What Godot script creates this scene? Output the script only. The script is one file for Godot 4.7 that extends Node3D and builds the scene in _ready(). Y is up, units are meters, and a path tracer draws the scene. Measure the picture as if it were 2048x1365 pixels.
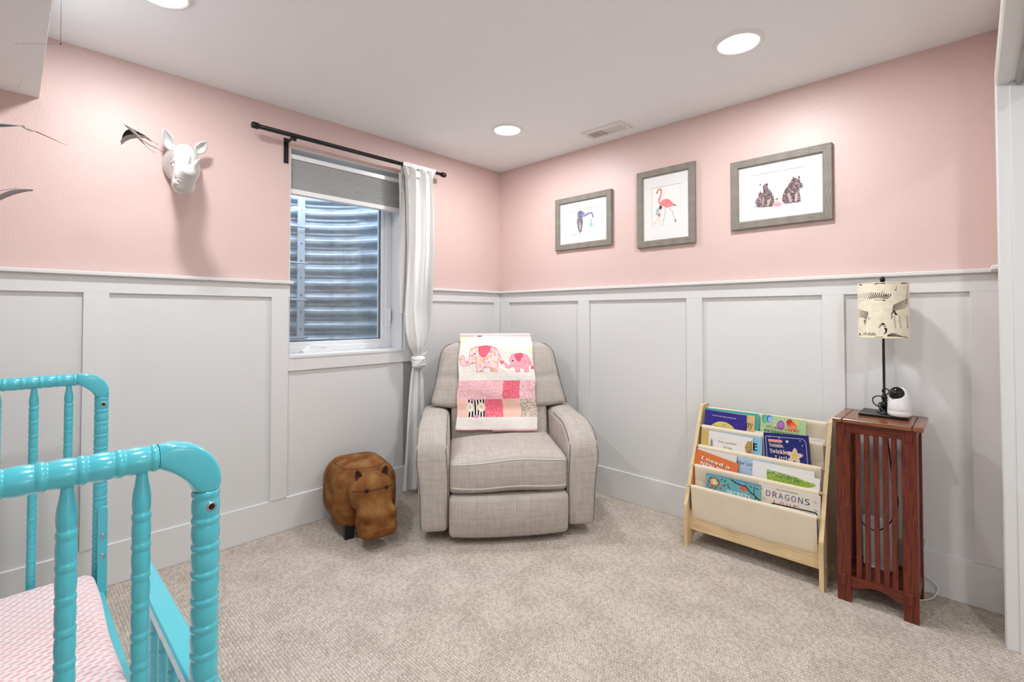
extends Node3D
# A nursery corner: pink wall over white board-and-batten wainscot, crib, glider, hippo stool, book sling, slatted stand.
# Axes: the corner of the room is the origin, the window wall is z = 0, the picture wall is x = 0, y is up, metres.

const H := 2.44
const LIGHT := 1.42
const FILL := 0.22
var M := {}
var used := {}


func _ready():
	# camera
	var cam := Camera3D.new()
	cam.name = "camera"
	add_child(cam)
	var yaw := 0.7639
	var pitch := 0.0187
	var fw := Vector3(cos(yaw) * cos(pitch), sin(pitch), -sin(yaw) * cos(pitch))
	cam.position = Vector3(-2.859, 1.238, 2.876)
	cam.basis = Basis.looking_at(fw, Vector3.UP)
	cam.projection = Camera3D.PROJECTION_FRUSTUM
	cam.near = 0.05
	cam.far = 60.0
	cam.size = 2.0 * 0.05 * 682.5 / 963.0
	cam.frustum_offset = Vector2(0, -70.8 / 963.0 * 0.05)
	cam.current = true
	# sky and exposure
	var we := WorldEnvironment.new()
	we.name = "environment"
	var e := Environment.new()
	e.background_mode = Environment.BG_SKY
	var sky := Sky.new()
	var sm := ProceduralSkyMaterial.new()
	sm.sky_top_color = Color(0.68, 0.74, 0.81)
	sm.sky_horizon_color = Color(0.84, 0.88, 0.92)
	sm.ground_bottom_color = Color(0.30, 0.29, 0.27)
	sm.ground_horizon_color = Color(0.70, 0.76, 0.82)
	sm.sky_energy_multiplier = 3.6
	sky.sky_material = sm
	e.sky = sky
	e.tonemap_mode = Environment.TONE_MAPPER_LINEAR
	e.tonemap_exposure = 1.0
	e.sdfgi_enabled = true
	e.ssao_enabled = true
	e.ssil_enabled = true
	we.environment = e
	add_child(we)
	materials()
	room()
	window()
	ceiling_fittings()
	crib()
	armchair()
	quilt()
	hippo()
	curtain()
	pictures()
	rhino()
	mobile()
	book_rack()
	books()
	stand()
	lamp_and_camera()
	loose_ends()


# ---------------------------------------------------------------- naming
func numbered(called: String) -> String:
	var n: int = used.get(called, 0)
	used[called] = n + 1
	return called if n == 0 else "%s_%03d" % [called, n]


func tag(o: Node, label := "", category := "", group := "", kind := ""):
	if label: o.set_meta("label", label)
	if category: o.set_meta("category", category)
	if group: o.set_meta("group", group)
	if kind: o.set_meta("kind", kind)
	return o


func thing(called: String, label: String, category: String, at := Vector3.ZERO, b := Basis(), group := "") -> Node3D:
	var o := Node3D.new()
	o.name = numbered(called)
	add_child(o, true)
	o.position = at
	o.basis = b
	tag(o, label, category, group)
	return o


func part(called: String, st, m: Material, parent: Node = null, label := "") -> MeshInstance3D:
	var o := MeshInstance3D.new()
	if st is SurfaceTool:
		st.generate_normals()
		o.mesh = st.commit()
	else:
		o.mesh = st
	o.material_override = null
	if o.mesh is ArrayMesh and o.mesh.get_surface_count() > 0:
		o.mesh.surface_set_material(0, m)
	else:
		o.material_override = m
	if parent == null:
		o.name = numbered(called)
		add_child(o, true)
	else:
		var k := 0
		var n := called
		while parent.has_node(NodePath(n)):
			k += 1
			n = "%s_%03d" % [called, k]
		o.name = n
		parent.add_child(o, true)
	if label: o.set_meta("label", label)
	return o


func structure(called: String, st, m: Material, label: String, category: String) -> MeshInstance3D:
	var o = part(called, st, m)
	return tag(o, label, category, "", "structure")


# ---------------------------------------------------------------- mesh helpers
func S(smooth := -1) -> SurfaceTool:
	var st := SurfaceTool.new()
	st.begin(Mesh.PRIMITIVE_TRIANGLES)
	st.set_smooth_group(smooth)
	return st


func tri(st: SurfaceTool, a: Vector3, b: Vector3, c: Vector3):  # counter-clockwise from outside
	st.add_vertex(a)
	st.add_vertex(c)
	st.add_vertex(b)


func face(st: SurfaceTool, p: Array, out: Vector3):
	var n: Vector3 = (p[1] - p[0]).cross(p[2] - p[0])
	if n.dot(out) < 0.0:
		p = p.duplicate()
		p.reverse()
	for i in range(1, p.size() - 1):
		tri(st, p[0], p[i], p[i + 1])


func face_uv(st: SurfaceTool, p: Array, uv: Array, out: Vector3):
	var n: Vector3 = (p[1] - p[0]).cross(p[2] - p[0])
	if n.dot(out) < 0.0:
		p = p.duplicate()
		p.reverse()
		uv = uv.duplicate()
		uv.reverse()
	for i in range(1, p.size() - 1):
		for k in [0, i + 1, i]:
			st.set_uv(uv[k])
			st.add_vertex(p[k])


func box(st: SurfaceTool, c: Vector3, s: Vector3, g := 0.0, xf := Transform3D()):  # a box, chamfered by g
	var h := s * 0.5
	g = min(g, min(h.x, min(h.y, h.z)) * 0.95)
	if g <= 0.0:
		for a in 3:
			for sg in [-1.0, 1.0]:
				var n := Vector3.ZERO
				n[a] = sg
				var b1 := (a + 1) % 3
				var b2 := (a + 2) % 3
				var pts := []
				for q in [[-1, -1], [1, -1], [1, 1], [-1, 1]]:
					var v := Vector3.ZERO
					v[a] = sg * h[a]
					v[b1] = q[0] * h[b1]
					v[b2] = q[1] * h[b2]
					pts.append(xf * (c + v))
				face(st, pts, xf.basis * n)
		return
	var vv := func(sx: Vector3, axis: int) -> Vector3:
		var v := Vector3.ZERO
		for k in 3:
			v[k] = sx[k] * (h[k] if k == axis else h[k] - g)
		return xf * (c + v)
	for a in 3:
		var b1 := (a + 1) % 3
		var b2 := (a + 2) % 3
		for sg in [-1.0, 1.0]:
			var pts := []
			for q in [[-1, -1], [1, -1], [1, 1], [-1, 1]]:
				var s3 := Vector3.ZERO
				s3[a] = sg
				s3[b1] = q[0]
				s3[b2] = q[1]
				pts.append(vv.call(s3, a))
			var n := Vector3.ZERO
			n[a] = sg
			face(st, pts, xf.basis * n)
		for p in [[-1, -1], [1, -1], [1, 1], [-1, 1]]:  # edges along axis a
			var lo := Vector3.ZERO
			lo[a] = -1
			lo[b1] = p[0]
			lo[b2] = p[1]
			var hi := lo
			hi[a] = 1
			var n := lo
			n[a] = 0
			face(st, [vv.call(lo, b1), vv.call(hi, b1), vv.call(hi, b2), vv.call(lo, b2)], xf.basis * n)
	for sx in [-1, 1]:
		for sy in [-1, 1]:
			for sz in [-1, 1]:
				var s3 := Vector3(sx, sy, sz)
				face(st, [vv.call(s3, 0), vv.call(s3, 1), vv.call(s3, 2)], xf.basis * s3)


func bx(lo: Vector3, hi: Vector3, g := 0.0) -> SurfaceTool:
	var st := S()
	box(st, (lo + hi) * 0.5, hi - lo, g)
	return st


func lathe(st: SurfaceTool, prof: Array, seg: int, xf := Transform3D()):  # profile of Vector2(radius, height), outside on its right going up
	for i in prof.size() - 1:
		var p: Vector2 = prof[i]
		var q: Vector2 = prof[i + 1]
		var n2 := Vector2(q.y - p.y, -(q.x - p.x))
		for j in seg:
			var a := TAU * j / seg
			var b := TAU * ((j + 1) % seg) / seg
			var va := Vector3(cos(a), 0, sin(a))
			var vb := Vector3(cos(b), 0, sin(b))
			var m := (va + vb).normalized()
			var out := xf.basis * (m * n2.x + Vector3.UP * n2.y)
			var p0 := xf * (va * p.x + Vector3.UP * p.y)
			var p1 := xf * (vb * p.x + Vector3.UP * p.y)
			var q0 := xf * (va * q.x + Vector3.UP * q.y)
			var q1 := xf * (vb * q.x + Vector3.UP * q.y)
			if p.x < 1e-6:
				face(st, [p0, q0, q1], out)
			elif q.x < 1e-6:
				face(st, [p0, p1, q0], out)
			else:
				face(st, [p0, p1, q1, q0], out)


func frames(pts: Array, closed := false) -> Array:
	var out := []
	var up := Vector3.UP
	var t0: Vector3 = (pts[1] - pts[0]).normalized()
	if abs(t0.dot(up)) > 0.9: up = Vector3.RIGHT
	var x := t0.cross(up).normalized()
	for i in pts.size():
		var t: Vector3
		if closed:
			t = pts[(i + 1) % pts.size()] - pts[(i - 1 + pts.size()) % pts.size()]
		else:
			t = pts[min(i + 1, pts.size() - 1)] - pts[max(i - 1, 0)]
		t = t.normalized()
		x = (x - t * x.dot(t)).normalized()
		out.append(Basis(x, t.cross(x), t))
	return out


func tube(st: SurfaceTool, pts: Array, r, seg := 8, closed := false):  # r: a number or an array of them
	var fr := frames(pts, closed)
	var n := pts.size()
	var ring := func(i: int) -> Array:
		var a := []
		var rr: float = r[i] if r is Array else r
		for j in seg:
			var t := TAU * j / seg
			a.append(pts[i] + fr[i].x * cos(t) * rr + fr[i].y * sin(t) * rr)
		return a
	var rings := []
	for i in n: rings.append(ring.call(i))
	for i in (n if closed else n - 1):
		var k := (i + 1) % n
		for j in seg:
			var l := (j + 1) % seg
			var mid: Vector3 = (rings[i][j] + rings[i][l]) * 0.5 - pts[i]
			face(st, [rings[i][j], rings[i][l], rings[k][l], rings[k][j]], mid)
	if not closed:
		face(st, rings[0], pts[0] - pts[1])
		face(st, rings[n - 1], pts[n - 1] - pts[n - 2])


func smooth_path(pts: Array, n := 24) -> Array:
	var c := Curve3D.new()
	for i in pts.size():
		var t: Vector3 = (pts[min(i + 1, pts.size() - 1)] - pts[max(i - 1, 0)]) / 6.0
		c.add_point(pts[i], -t, t)
	var out := []
	for i in n + 1:
		out.append(c.sample((pts.size() - 1) * min(i / float(n), 0.99999), 0.0) if false else c.sample_baked(c.get_baked_length() * i / n, true))
	return out


func rbox(st: SurfaceTool, h: Vector3, r: float, mid := 6, cor := 4, f = null):  # a rounded box of half size h, each point passed through f
	var cuts := []
	for k in 3:
		var a := []
		var lim: float = max(h[k] - r, 1e-4)
		for i in cor: a.append(-h[k] + (h[k] - lim) * (1.0 - cos(PI / 2 * i / cor)))
		for i in mid + 1: a.append(-lim + 2.0 * lim * i / mid)
		for i in range(cor - 1, -1, -1): a.append(h[k] - (h[k] - lim) * (1.0 - cos(PI / 2 * i / cor)))
		cuts.append(a)
	var inner := Vector3(max(h.x - r, 1e-4), max(h.y - r, 1e-4), max(h.z - r, 1e-4))
	st.set_smooth_group(0)
	for a in 3:
		var b1 := (a + 1) % 3
		var b2 := (a + 2) % 3
		var na: int = cuts[b1].size()
		var nb: int = cuts[b2].size()
		for sg in [-1.0, 1.0]:
			var g := []
			for i in na:
				var row := []
				for j in nb:
					var q := Vector3.ZERO
					q[a] = sg * h[a]
					q[b1] = cuts[b1][i]
					q[b2] = cuts[b2][j]
					var c := q.clamp(-inner, inner)
					var p := c + (q - c).normalized() * r
					row.append(f.call(p) if f != null else p)
				g.append(row)
			for i in na - 1:
				for j in nb - 1:
					if sg > 0:
						tri(st, g[i][j], g[i + 1][j], g[i + 1][j + 1])
						tri(st, g[i][j], g[i + 1][j + 1], g[i][j + 1])
					else:
						tri(st, g[i][j], g[i + 1][j + 1], g[i + 1][j])
						tri(st, g[i][j], g[i][j + 1], g[i + 1][j + 1])


func rpoint(h: Vector3, r: float, q: Vector3) -> Vector3:  # the point of a rounded box's skin that q, on the plain box, goes to
	var inner := Vector3(max(h.x - r, 1e-4), max(h.y - r, 1e-4), max(h.z - r, 1e-4))
	var c := q.clamp(-inner, inner)
	return c + (q - c).normalized() * r


func cloth(st: SurfaceTool, nu: int, nv: int, f: Callable, th: float):  # a sheet f(u, v) of thickness th, with uv
	var P := []
	for i in nu + 1:
		var row := []
		for j in nv + 1: row.append(f.call(float(i) / nu, float(j) / nv))
		P.append(row)
	var A := []
	var B := []
	for i in nu + 1:
		var ra := []
		var rb := []
		for j in nv + 1:
			var du: Vector3 = P[min(i + 1, nu)][j] - P[max(i - 1, 0)][j]
			var dv: Vector3 = P[i][min(j + 1, nv)] - P[i][max(j - 1, 0)]
			var n := dv.cross(du).normalized() * th * 0.5
			ra.append(P[i][j] + n)
			rb.append(P[i][j] - n)
		A.append(ra)
		B.append(rb)
	for i in nu:
		for j in nv:
			var uv := [Vector2(float(i) / nu, float(j) / nv), Vector2(float(i + 1) / nu, float(j) / nv), Vector2(float(i + 1) / nu, float(j + 1) / nv), Vector2(float(i) / nu, float(j + 1) / nv)]
			var o: Vector3 = A[i][j] - B[i][j]
			st.set_smooth_group(0)
			face_uv(st, [A[i][j], A[i + 1][j], A[i + 1][j + 1], A[i][j + 1]], uv, o)
			st.set_smooth_group(1)
			face_uv(st, [B[i][j], B[i + 1][j], B[i + 1][j + 1], B[i][j + 1]], uv, -o)
	st.set_smooth_group(2)
	for j in nv:
		for i in [0, nu]:
			var uv1 := Vector2(float(i) / nu, float(j) / nv)
			var o: Vector3 = P[i][j] - P[1 if i == 0 else nu - 1][j]
			face_uv(st, [A[i][j], B[i][j], B[i][j + 1], A[i][j + 1]], [uv1, uv1, uv1, uv1], o)
	for i in nu:
		for j in [0, nv]:
			var uv1 := Vector2(float(i) / nu, float(j) / nv)
			var o: Vector3 = P[i][j] - P[i][1 if j == 0 else nv - 1]
			face_uv(st, [A[i][j], B[i][j], B[i + 1][j], A[i + 1][j]], [uv1, uv1, uv1, uv1], o)


func extrude(st: SurfaceTool, poly: Array, z0: float, z1: float, xf := Transform3D()):  # outline in xy, from z0 to z1
	var pv := PackedVector2Array(poly)
	if Geometry2D.is_polygon_clockwise(pv): pv.reverse()
	var t := Geometry2D.triangulate_polygon(pv)
	for i in range(0, t.size(), 3):
		for z in [z0, z1]:
			var q := []
			for k in 3: q.append(xf * Vector3(pv[t[i + k]].x, pv[t[i + k]].y, z))
			face(st, q, xf.basis * Vector3(0, 0, 1 if z == z1 else -1) * (1 if z1 > z0 else -1))
	for i in pv.size():
		var a := pv[i]
		var b := pv[(i + 1) % pv.size()]
		var d := b - a
		face(st, [xf * Vector3(a.x, a.y, z0), xf * Vector3(b.x, b.y, z0), xf * Vector3(b.x, b.y, z1), xf * Vector3(a.x, a.y, z1)], xf.basis * Vector3(d.y, -d.x, 0))


func net(st: SurfaceTool, f: Callable, lo: Vector3, hi: Vector3, cell: float):  # surface nets of the field f (negative inside)
	var n := Vector3i(((hi - lo) / cell).ceil()) + Vector3i.ONE
	var val := PackedFloat32Array()
	val.resize(n.x * n.y * n.z)
	var sx := n.y * n.z
	var sy := n.z
	for i in n.x:
		for j in n.y:
			for k in n.z:
				val[i * sx + j * sy + k] = f.call(lo + Vector3(i, j, k) * cell)
	var vid := {}
	var E := [[0, 1], [0, 2], [0, 4], [1, 3], [1, 5], [2, 3], [2, 6], [3, 7], [4, 5], [4, 6], [5, 7], [6, 7]]
	var off := [0, 1, sy, sy + 1, sx, sx + 1, sx + sy, sx + sy + 1]
	for i in n.x - 1:
		for j in n.y - 1:
			for k in n.z - 1:
				var b := i * sx + j * sy + k
				var neg := 0
				for o in off:
					if val[b + o] < 0.0: neg += 1
				if neg == 0 or neg == 8: continue
				var acc := Vector3.ZERO
				var cnt := 0
				for ed in E:
					var va := val[b + off[ed[0]]]
					var vb := val[b + off[ed[1]]]
					if (va < 0.0) != (vb < 0.0):
						var t := va / (va - vb)
						var pa := Vector3(ed[0] >> 2, (ed[0] >> 1) & 1, ed[0] & 1)
						var pb := Vector3(ed[1] >> 2, (ed[1] >> 1) & 1, ed[1] & 1)
						acc += pa.lerp(pb, t)
						cnt += 1
				vid[b] = lo + (Vector3(i, j, k) + acc / cnt) * cell
	for b in vid:
		var i: int = b / sx
		var j: int = (b % sx) / sy
		var k: int = b % sy
		var v0 := val[b]
		if j > 0 and k > 0 and (v0 < 0.0) != (val[b + sx] < 0.0):
			var q := [vid[b], vid[b - sy], vid[b - sy - 1], vid[b - 1]]
			netquad(st, q, v0 < 0.0, Vector3(1, 0, 0))
		if i > 0 and k > 0 and (v0 < 0.0) != (val[b + sy] < 0.0):
			netquad(st, [vid[b], vid[b - sx], vid[b - sx - 1], vid[b - 1]], v0 < 0.0, Vector3(0, 1, 0))
		if i > 0 and j > 0 and (v0 < 0.0) != (val[b + 1] < 0.0):
			netquad(st, [vid[b], vid[b - sx], vid[b - sx - sy], vid[b - sy]], v0 < 0.0, Vector3(0, 0, 1))


func netquad(st: SurfaceTool, q: Array, inside: bool, ax: Vector3):
	face(st, q, ax if inside else -ax)


func smin(a: float, b: float, k: float) -> float:
	var h: float = max(k - abs(a - b), 0.0) / k
	return min(a, b) - h * h * k * 0.25


func capsule(p: Vector3, a: Vector3, b: Vector3, ra: float, rb: float) -> float:
	var ab := b - a
	var t: float = clamp((p - a).dot(ab) / ab.length_squared(), 0.0, 1.0)
	return p.distance_to(a + ab * t) - lerpf(ra, rb, t)


func ellipsoid(p: Vector3, c: Vector3, r: Vector3) -> float:
	var q := (p - c) / r
	var k0 := q.length()
	var k1 := (q / r).length()
	return k0 * (k0 - 1.0) / max(k1, 1e-6)


func circle(r: float, n: int, c := Vector2.ZERO, ry := -1.0) -> Array:
	var a := []
	for i in n:
		var t := TAU * i / n
		a.append(c + Vector2(cos(t) * r, sin(t) * (r if ry < 0 else ry)))
	return a


func words(text: String, cap: float, m: Material, parent: Node, at: Vector3, width := 0.0, called := "title", font := "Droid Sans", bold := false, b := Basis()) -> MeshInstance3D:
	var t := TextMesh.new()
	var f := SystemFont.new()
	f.font_names = PackedStringArray([font])
	if bold: f.font_weight = 700
	t.font = f
	t.text = text
	t.font_size = 48
	t.pixel_size = cap / (48.0 * 0.714)
	t.depth = 0.0006
	t.curve_step = 1.5
	var o := part(called, t, m, parent)
	var s := 1.0
	if width > 0.0: s = width / max(t.get_aabb().size.x, 1e-4)
	o.transform = Transform3D(b * Basis.from_scale(Vector3(s, 1, 1)), at)
	return o


# ---------------------------------------------------------------- painting of flat print
class Pic:
	var im: Image
	var w: int
	var h: int

	func _init(ww: int, hh: int, bg: Color):
		w = ww
		h = hh
		im = Image.create_empty(w, h, false, Image.FORMAT_RGB8)
		im.fill(bg)

	func poly(pts: Array, c: Color):  # in 0..1, y down
		var q := []
		var lo := INF
		var hi := -INF
		for p in pts:
			var v := Vector2(p.x * w, p.y * h)
			q.append(v)
			lo = min(lo, v.y)
			hi = max(hi, v.y)
		for y in range(max(int(lo), 0), min(int(hi) + 1, h)):
			var yc := y + 0.5
			var xs := []
			for i in q.size():
				var a: Vector2 = q[i]
				var b: Vector2 = q[(i + 1) % q.size()]
				if (a.y <= yc) != (b.y <= yc): xs.append(a.x + (yc - a.y) / (b.y - a.y) * (b.x - a.x))
			xs.sort()
			for i in range(0, xs.size() - 1, 2):
				var x0 := int(round(xs[i]))
				var x1 := int(round(xs[i + 1]))
				if x1 > x0: im.fill_rect(Rect2i(x0, y, x1 - x0, 1), c)

	func ell(cx: float, cy: float, rx: float, ry: float, c: Color, rot := 0.0, n := 28):
		var a := []
		var asp := float(w) / h
		for i in n:
			var t := TAU * i / n
			var v := Vector2(cos(t) * rx, sin(t) * ry / asp).rotated(rot)
			a.append(Vector2(cx + v.x, cy + v.y * asp))
		poly(a, c)

	func line(pts: Array, wd: float, c: Color):  # wd as a share of the width
		var asp := float(w) / h
		for i in pts.size() - 1:
			var a := Vector2(pts[i].x, pts[i].y / asp)
			var b := Vector2(pts[i + 1].x, pts[i + 1].y / asp)
			if a.distance_to(b) < 1e-5: continue
			var n := (b - a).normalized().orthogonal() * wd * 0.5
			var q := []
			for v in [a + n, b + n, b - n, a - n]: q.append(Vector2(v.x, v.y * asp))
			poly(q, c)
			if wd * w > 3.0: ell(pts[i].x, pts[i].y, wd * 0.5, wd * 0.5, c, 0.0, 10)

	func specks(n: int, r0: float, r1: float, cols: Array, region: Array, sd: int, flat := 1.0):
		var rng := RandomNumberGenerator.new()
		rng.seed = sd
		var pg := PackedVector2Array(region)
		var lo := Vector2(INF, INF)
		var hi := -lo
		for p in region:
			lo = lo.min(p)
			hi = hi.max(p)
		for i in n:
			var p := Vector2(rng.randf_range(lo.x, hi.x), rng.randf_range(lo.y, hi.y))
			var r := rng.randf_range(r0, r1)
			var c: Color = cols[rng.randi() % cols.size()]
			var rt := rng.randf() * TAU
			if Geometry2D.is_point_in_polygon(p, pg): ell(p.x, p.y, r, r * flat, c, rt if flat != 1.0 else 0.0, 9)

	func wash(amount: float, sd: int, freq := 0.02):  # uneven dye, as in paint or cloth
		var nz := FastNoiseLite.new()
		nz.seed = sd
		nz.frequency = freq
		for y in h:
			for x in w:
				var c := im.get_pixel(x, y)
				var k := 1.0 + amount * nz.get_noise_2d(x, y)
				im.set_pixel(x, y, Color(min(c.r * k, 1.0), min(c.g * k, 1.0), min(c.b * k, 1.0)))

	func tex() -> ImageTexture:
		var c := im.duplicate()
		c.generate_mipmaps()
		return ImageTexture.create_from_image(c)


func V(a: Array) -> Array:  # [x, y, x, y, ...] to points
	var o := []
	for i in range(0, a.size(), 2): o.append(Vector2(a[i], a[i + 1]))
	return o


# ---------------------------------------------------------------- materials
func mat(called: String, c: Color, rough := 0.6, metal := 0.0, spec := 0.5) -> StandardMaterial3D:
	var m := StandardMaterial3D.new()
	m.resource_name = called
	m.albedo_color = c
	m.roughness = rough
	m.metallic = metal
	m.metallic_specular = spec
	M[called] = m
	return m


func noise_tex(freq: float, size: int, sd: int, oct := 4, kind := FastNoiseLite.TYPE_SIMPLEX_SMOOTH, ramp := []) -> NoiseTexture2D:
	var n := FastNoiseLite.new()
	n.noise_type = kind
	n.frequency = freq
	n.seed = sd
	n.fractal_octaves = oct
	var t := NoiseTexture2D.new()
	t.width = size
	t.height = size
	t.seamless = true
	t.noise = n
	if ramp.size():
		var g := Gradient.new()
		g.offsets = PackedFloat32Array()
		var o := PackedFloat32Array()
		var c := PackedColorArray()
		for r in ramp:
			o.append(r[0])
			c.append(r[1])
		g.offsets = o
		g.colors = c
		t.color_ramp = g
	return t


func bumpy(m: StandardMaterial3D, t: Texture2D, cm: float, scale: Vector3, world := true):
	m.heightmap_enabled = true
	m.heightmap_texture = t
	m.heightmap_scale = cm
	m.uv1_triplanar = true
	m.uv1_world_triplanar = world
	m.uv1_scale = scale


func pic_mat(called: String, t: Texture2D, rough := 0.6) -> StandardMaterial3D:
	var m := mat(called, Color.WHITE, rough)
	m.albedo_texture = t
	return m


func wood(called: String, dark: Color, light: Color, scale: Vector3, sd: int, rough: float) -> StandardMaterial3D:
	var m := mat(called, Color.WHITE, rough)
	m.albedo_texture = noise_tex(0.012, 512, sd, 5, FastNoiseLite.TYPE_SIMPLEX_SMOOTH, [[0.0, dark], [0.42, dark.lerp(light, 0.55)], [0.55, light], [0.8, dark.lerp(light, 0.8)], [1.0, light]])
	m.uv1_triplanar = true
	m.uv1_scale = scale
	return m


func materials():
	var orange_peel := noise_tex(0.045, 512, 3, 2)
	var pink := mat("pink_paint", Color(0.855, 0.748, 0.718), 0.42)
	bumpy(pink, orange_peel, 0.06, Vector3(4.4, 4.4, 4.4))
	var ceil := mat("ceiling_paint", Color(0.945, 0.955, 0.965), 0.9)
	mat("white_trim", Color(0.88, 0.88, 0.877), 0.38)
	mat("white_panel", Color(0.872, 0.872, 0.868), 0.45)
	mat("white_plastic", Color(0.92, 0.92, 0.92), 0.3)
	mat("white_metal", Color(0.90, 0.90, 0.89), 0.4)
	mat("vinyl", Color(0.91, 0.91, 0.91), 0.35)
	mat("dark", Color(0.02, 0.02, 0.02), 0.8)
	mat("black_metal", Color(0.018, 0.018, 0.02), 0.35)
	mat("black_gloss", Color(0.015, 0.015, 0.017), 0.12)
	mat("black_plastic", Color(0.02, 0.02, 0.022), 0.4)
	mat("chrome", Color(0.72, 0.72, 0.72), 0.25, 1.0)
	# carpet: rows of loops
	var m := mat("carpet", Color(0.95, 0.90, 0.85), 0.97, 0.0, 0.2)
	var cp := carpet_maps()
	m.albedo_texture = cp[0]
	bumpy(m, cp[1], 0.8, Vector3(1.0 / 0.36, 1.0 / 0.36, 1.0 / 0.36))
	m.detail_enabled = true
	m.detail_blend_mode = BaseMaterial3D.BLEND_MODE_MUL
	m.detail_uv_layer = BaseMaterial3D.DETAIL_UV_2
	m.detail_albedo = noise_tex(0.012, 512, 21, 4, FastNoiseLite.TYPE_SIMPLEX_SMOOTH, [[0.0, Color(0.93, 0.925, 0.92)], [0.4, Color(0.97, 0.967, 0.964)], [0.62, Color(1, 1, 1)], [1.0, Color(1, 1, 1)]])
	m.uv2_triplanar = true
	m.uv2_world_triplanar = true
	m.uv2_scale = Vector3(0.62, 0.62, 0.62)
	# crib paint
	m = mat("turquoise", Color(0.32, 0.77, 0.83), 0.22)
	m.clearcoat_enabled = true
	m.clearcoat = 0.5
	m.clearcoat_roughness = 0.12
	# linen upholstery
	var lin := linen_maps()
	m = mat("linen", Color(0.835, 0.797, 0.765), 0.95, 0.0, 0.2)
	m.albedo_texture = lin[0]
	bumpy(m, lin[1], 0.12, Vector3(3.4, 3.4, 3.4), false)
	mat("piping_dark", Color(0.38, 0.37, 0.37), 0.85)
	m = mat("piping", Color(0.79, 0.76, 0.73), 0.9)
	# canvas slings and curtain
	m = mat("canvas", Color(0.90, 0.845, 0.75), 0.95, 0.0, 0.2)
	bumpy(m, lin[1], 0.05, Vector3(5, 5, 5), false)
	m.backlight_enabled = true
	m.backlight = Color(0.25, 0.23, 0.2)
	m = mat("curtain", Color(0.93, 0.927, 0.92), 0.9, 0.0, 0.2)
	m.backlight_enabled = true
	m.backlight = Color(0.3, 0.3, 0.3)
	bumpy(m, lin[1], 0.03, Vector3(4, 4, 4), false)
	# woods
	wood("maple", Color(0.80, 0.68, 0.50), Color(0.90, 0.80, 0.62), Vector3(14, 0.9, 14), 5, 0.45)
	wood("maple_long", Color(0.80, 0.68, 0.50), Color(0.90, 0.80, 0.62), Vector3(14, 14, 0.9), 6, 0.45)
	wood("cherry", Color(0.24, 0.07, 0.035), Color(0.47, 0.18, 0.095), Vector3(22, 1.1, 22), 7, 0.33)
	wood("cherry_long", Color(0.24, 0.07, 0.035), Color(0.47, 0.18, 0.095), Vector3(22, 22, 1.1), 8, 0.33)
	wood("cherry_top", Color(0.38, 0.20, 0.12), Color(0.58, 0.37, 0.25), Vector3(22, 22, 1.1), 9, 0.22)
	wood("grey_wood", Color(0.40, 0.375, 0.345), Color(0.56, 0.53, 0.49), Vector3(60, 2.5, 60), 10, 0.6)
	wood("grey_wood_long", Color(0.40, 0.375, 0.345), Color(0.56, 0.53, 0.49), Vector3(60, 2.5, 60), 11, 0.6)
	wood("grey_wood_x", Color(0.40, 0.375, 0.345), Color(0.56, 0.53, 0.49), Vector3(2.5, 60, 60), 12, 0.6)
	# suede
	m = mat("suede", Color.WHITE, 0.8, 0.0, 0.3)
	m.albedo_texture = noise_tex(0.007, 512, 14, 8, FastNoiseLite.TYPE_SIMPLEX_SMOOTH, [[0.0, Color(0.38, 0.22, 0.11)], [0.35, Color(0.46, 0.28, 0.13)], [0.5, Color(0.50, 0.325, 0.155)], [0.65, Color(0.53, 0.37, 0.195)], [1.0, Color(0.57, 0.45, 0.29)]])
	bumpy(m, noise_tex(0.05, 256, 15, 3), 0.06, Vector3(3, 3, 3), false)
	m = mat("suede_dark", Color(0.28, 0.13, 0.06), 0.85)
	# galvanised steel of the well
	m = mat("ladder_steel", Color(0.72, 0.75, 0.77), 0.5, 0.2)
	m = mat("steel", Color(0.66, 0.70, 0.73), 0.45, 0.4)
	m.albedo_texture = noise_tex(0.01, 256, 31, 5, FastNoiseLite.TYPE_SIMPLEX_SMOOTH, [[0.0, Color(0.55, 0.55, 0.55)], [0.35, Color(0.85, 0.86, 0.87)], [0.6, Color(1, 1, 1)], [1.0, Color(0.92, 0.93, 0.94)]])
	m.uv1_triplanar = true
	m.uv1_scale = Vector3(1.5, 2.5, 1.5)
	m = mat("glass", Color(0.86, 0.93, 0.95, 0.06), 0.02)
	m.transparency = BaseMaterial3D.TRANSPARENCY_ALPHA
	mat("gravel", Color(0.35, 0.34, 0.33), 0.95)
	m = mat("ceramic", Color(0.80, 0.795, 0.78), 0.2)
	m.clearcoat_enabled = true
	m.clearcoat = 0.4
	m.clearcoat_roughness = 0.08
	m = mat("shade_cloth", Color(0.80, 0.805, 0.805), 0.9)
	m.backlight_enabled = true
	m.backlight = Color(0.12, 0.12, 0.13)
	m = mat("lamp_glow", Color(1, 1, 1), 0.5)
	m.emission_enabled = true
	m.emission = Color(1.0, 0.985, 0.955)
	m.emission_energy_multiplier = 3.0
	mat("page", Color(0.93, 0.92, 0.89), 0.9)
	mat("ink", Color(0.07, 0.065, 0.07), 0.7)
	mat("ink_white", Color(0.93, 0.93, 0.92), 0.7)
	mat("ink_cream", Color(0.93, 0.88, 0.72), 0.7)
	mat("ink_grey", Color(0.45, 0.44, 0.44), 0.7)
	mat("ink_red", Color(0.78, 0.12, 0.10), 0.7)
	mat("ink_blue", Color(0.13, 0.22, 0.55), 0.7)
	mat("ink_orange", Color(0.82, 0.33, 0.18), 0.7)
	mat("mat_board", Color(0.90, 0.897, 0.89), 0.9)


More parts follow.
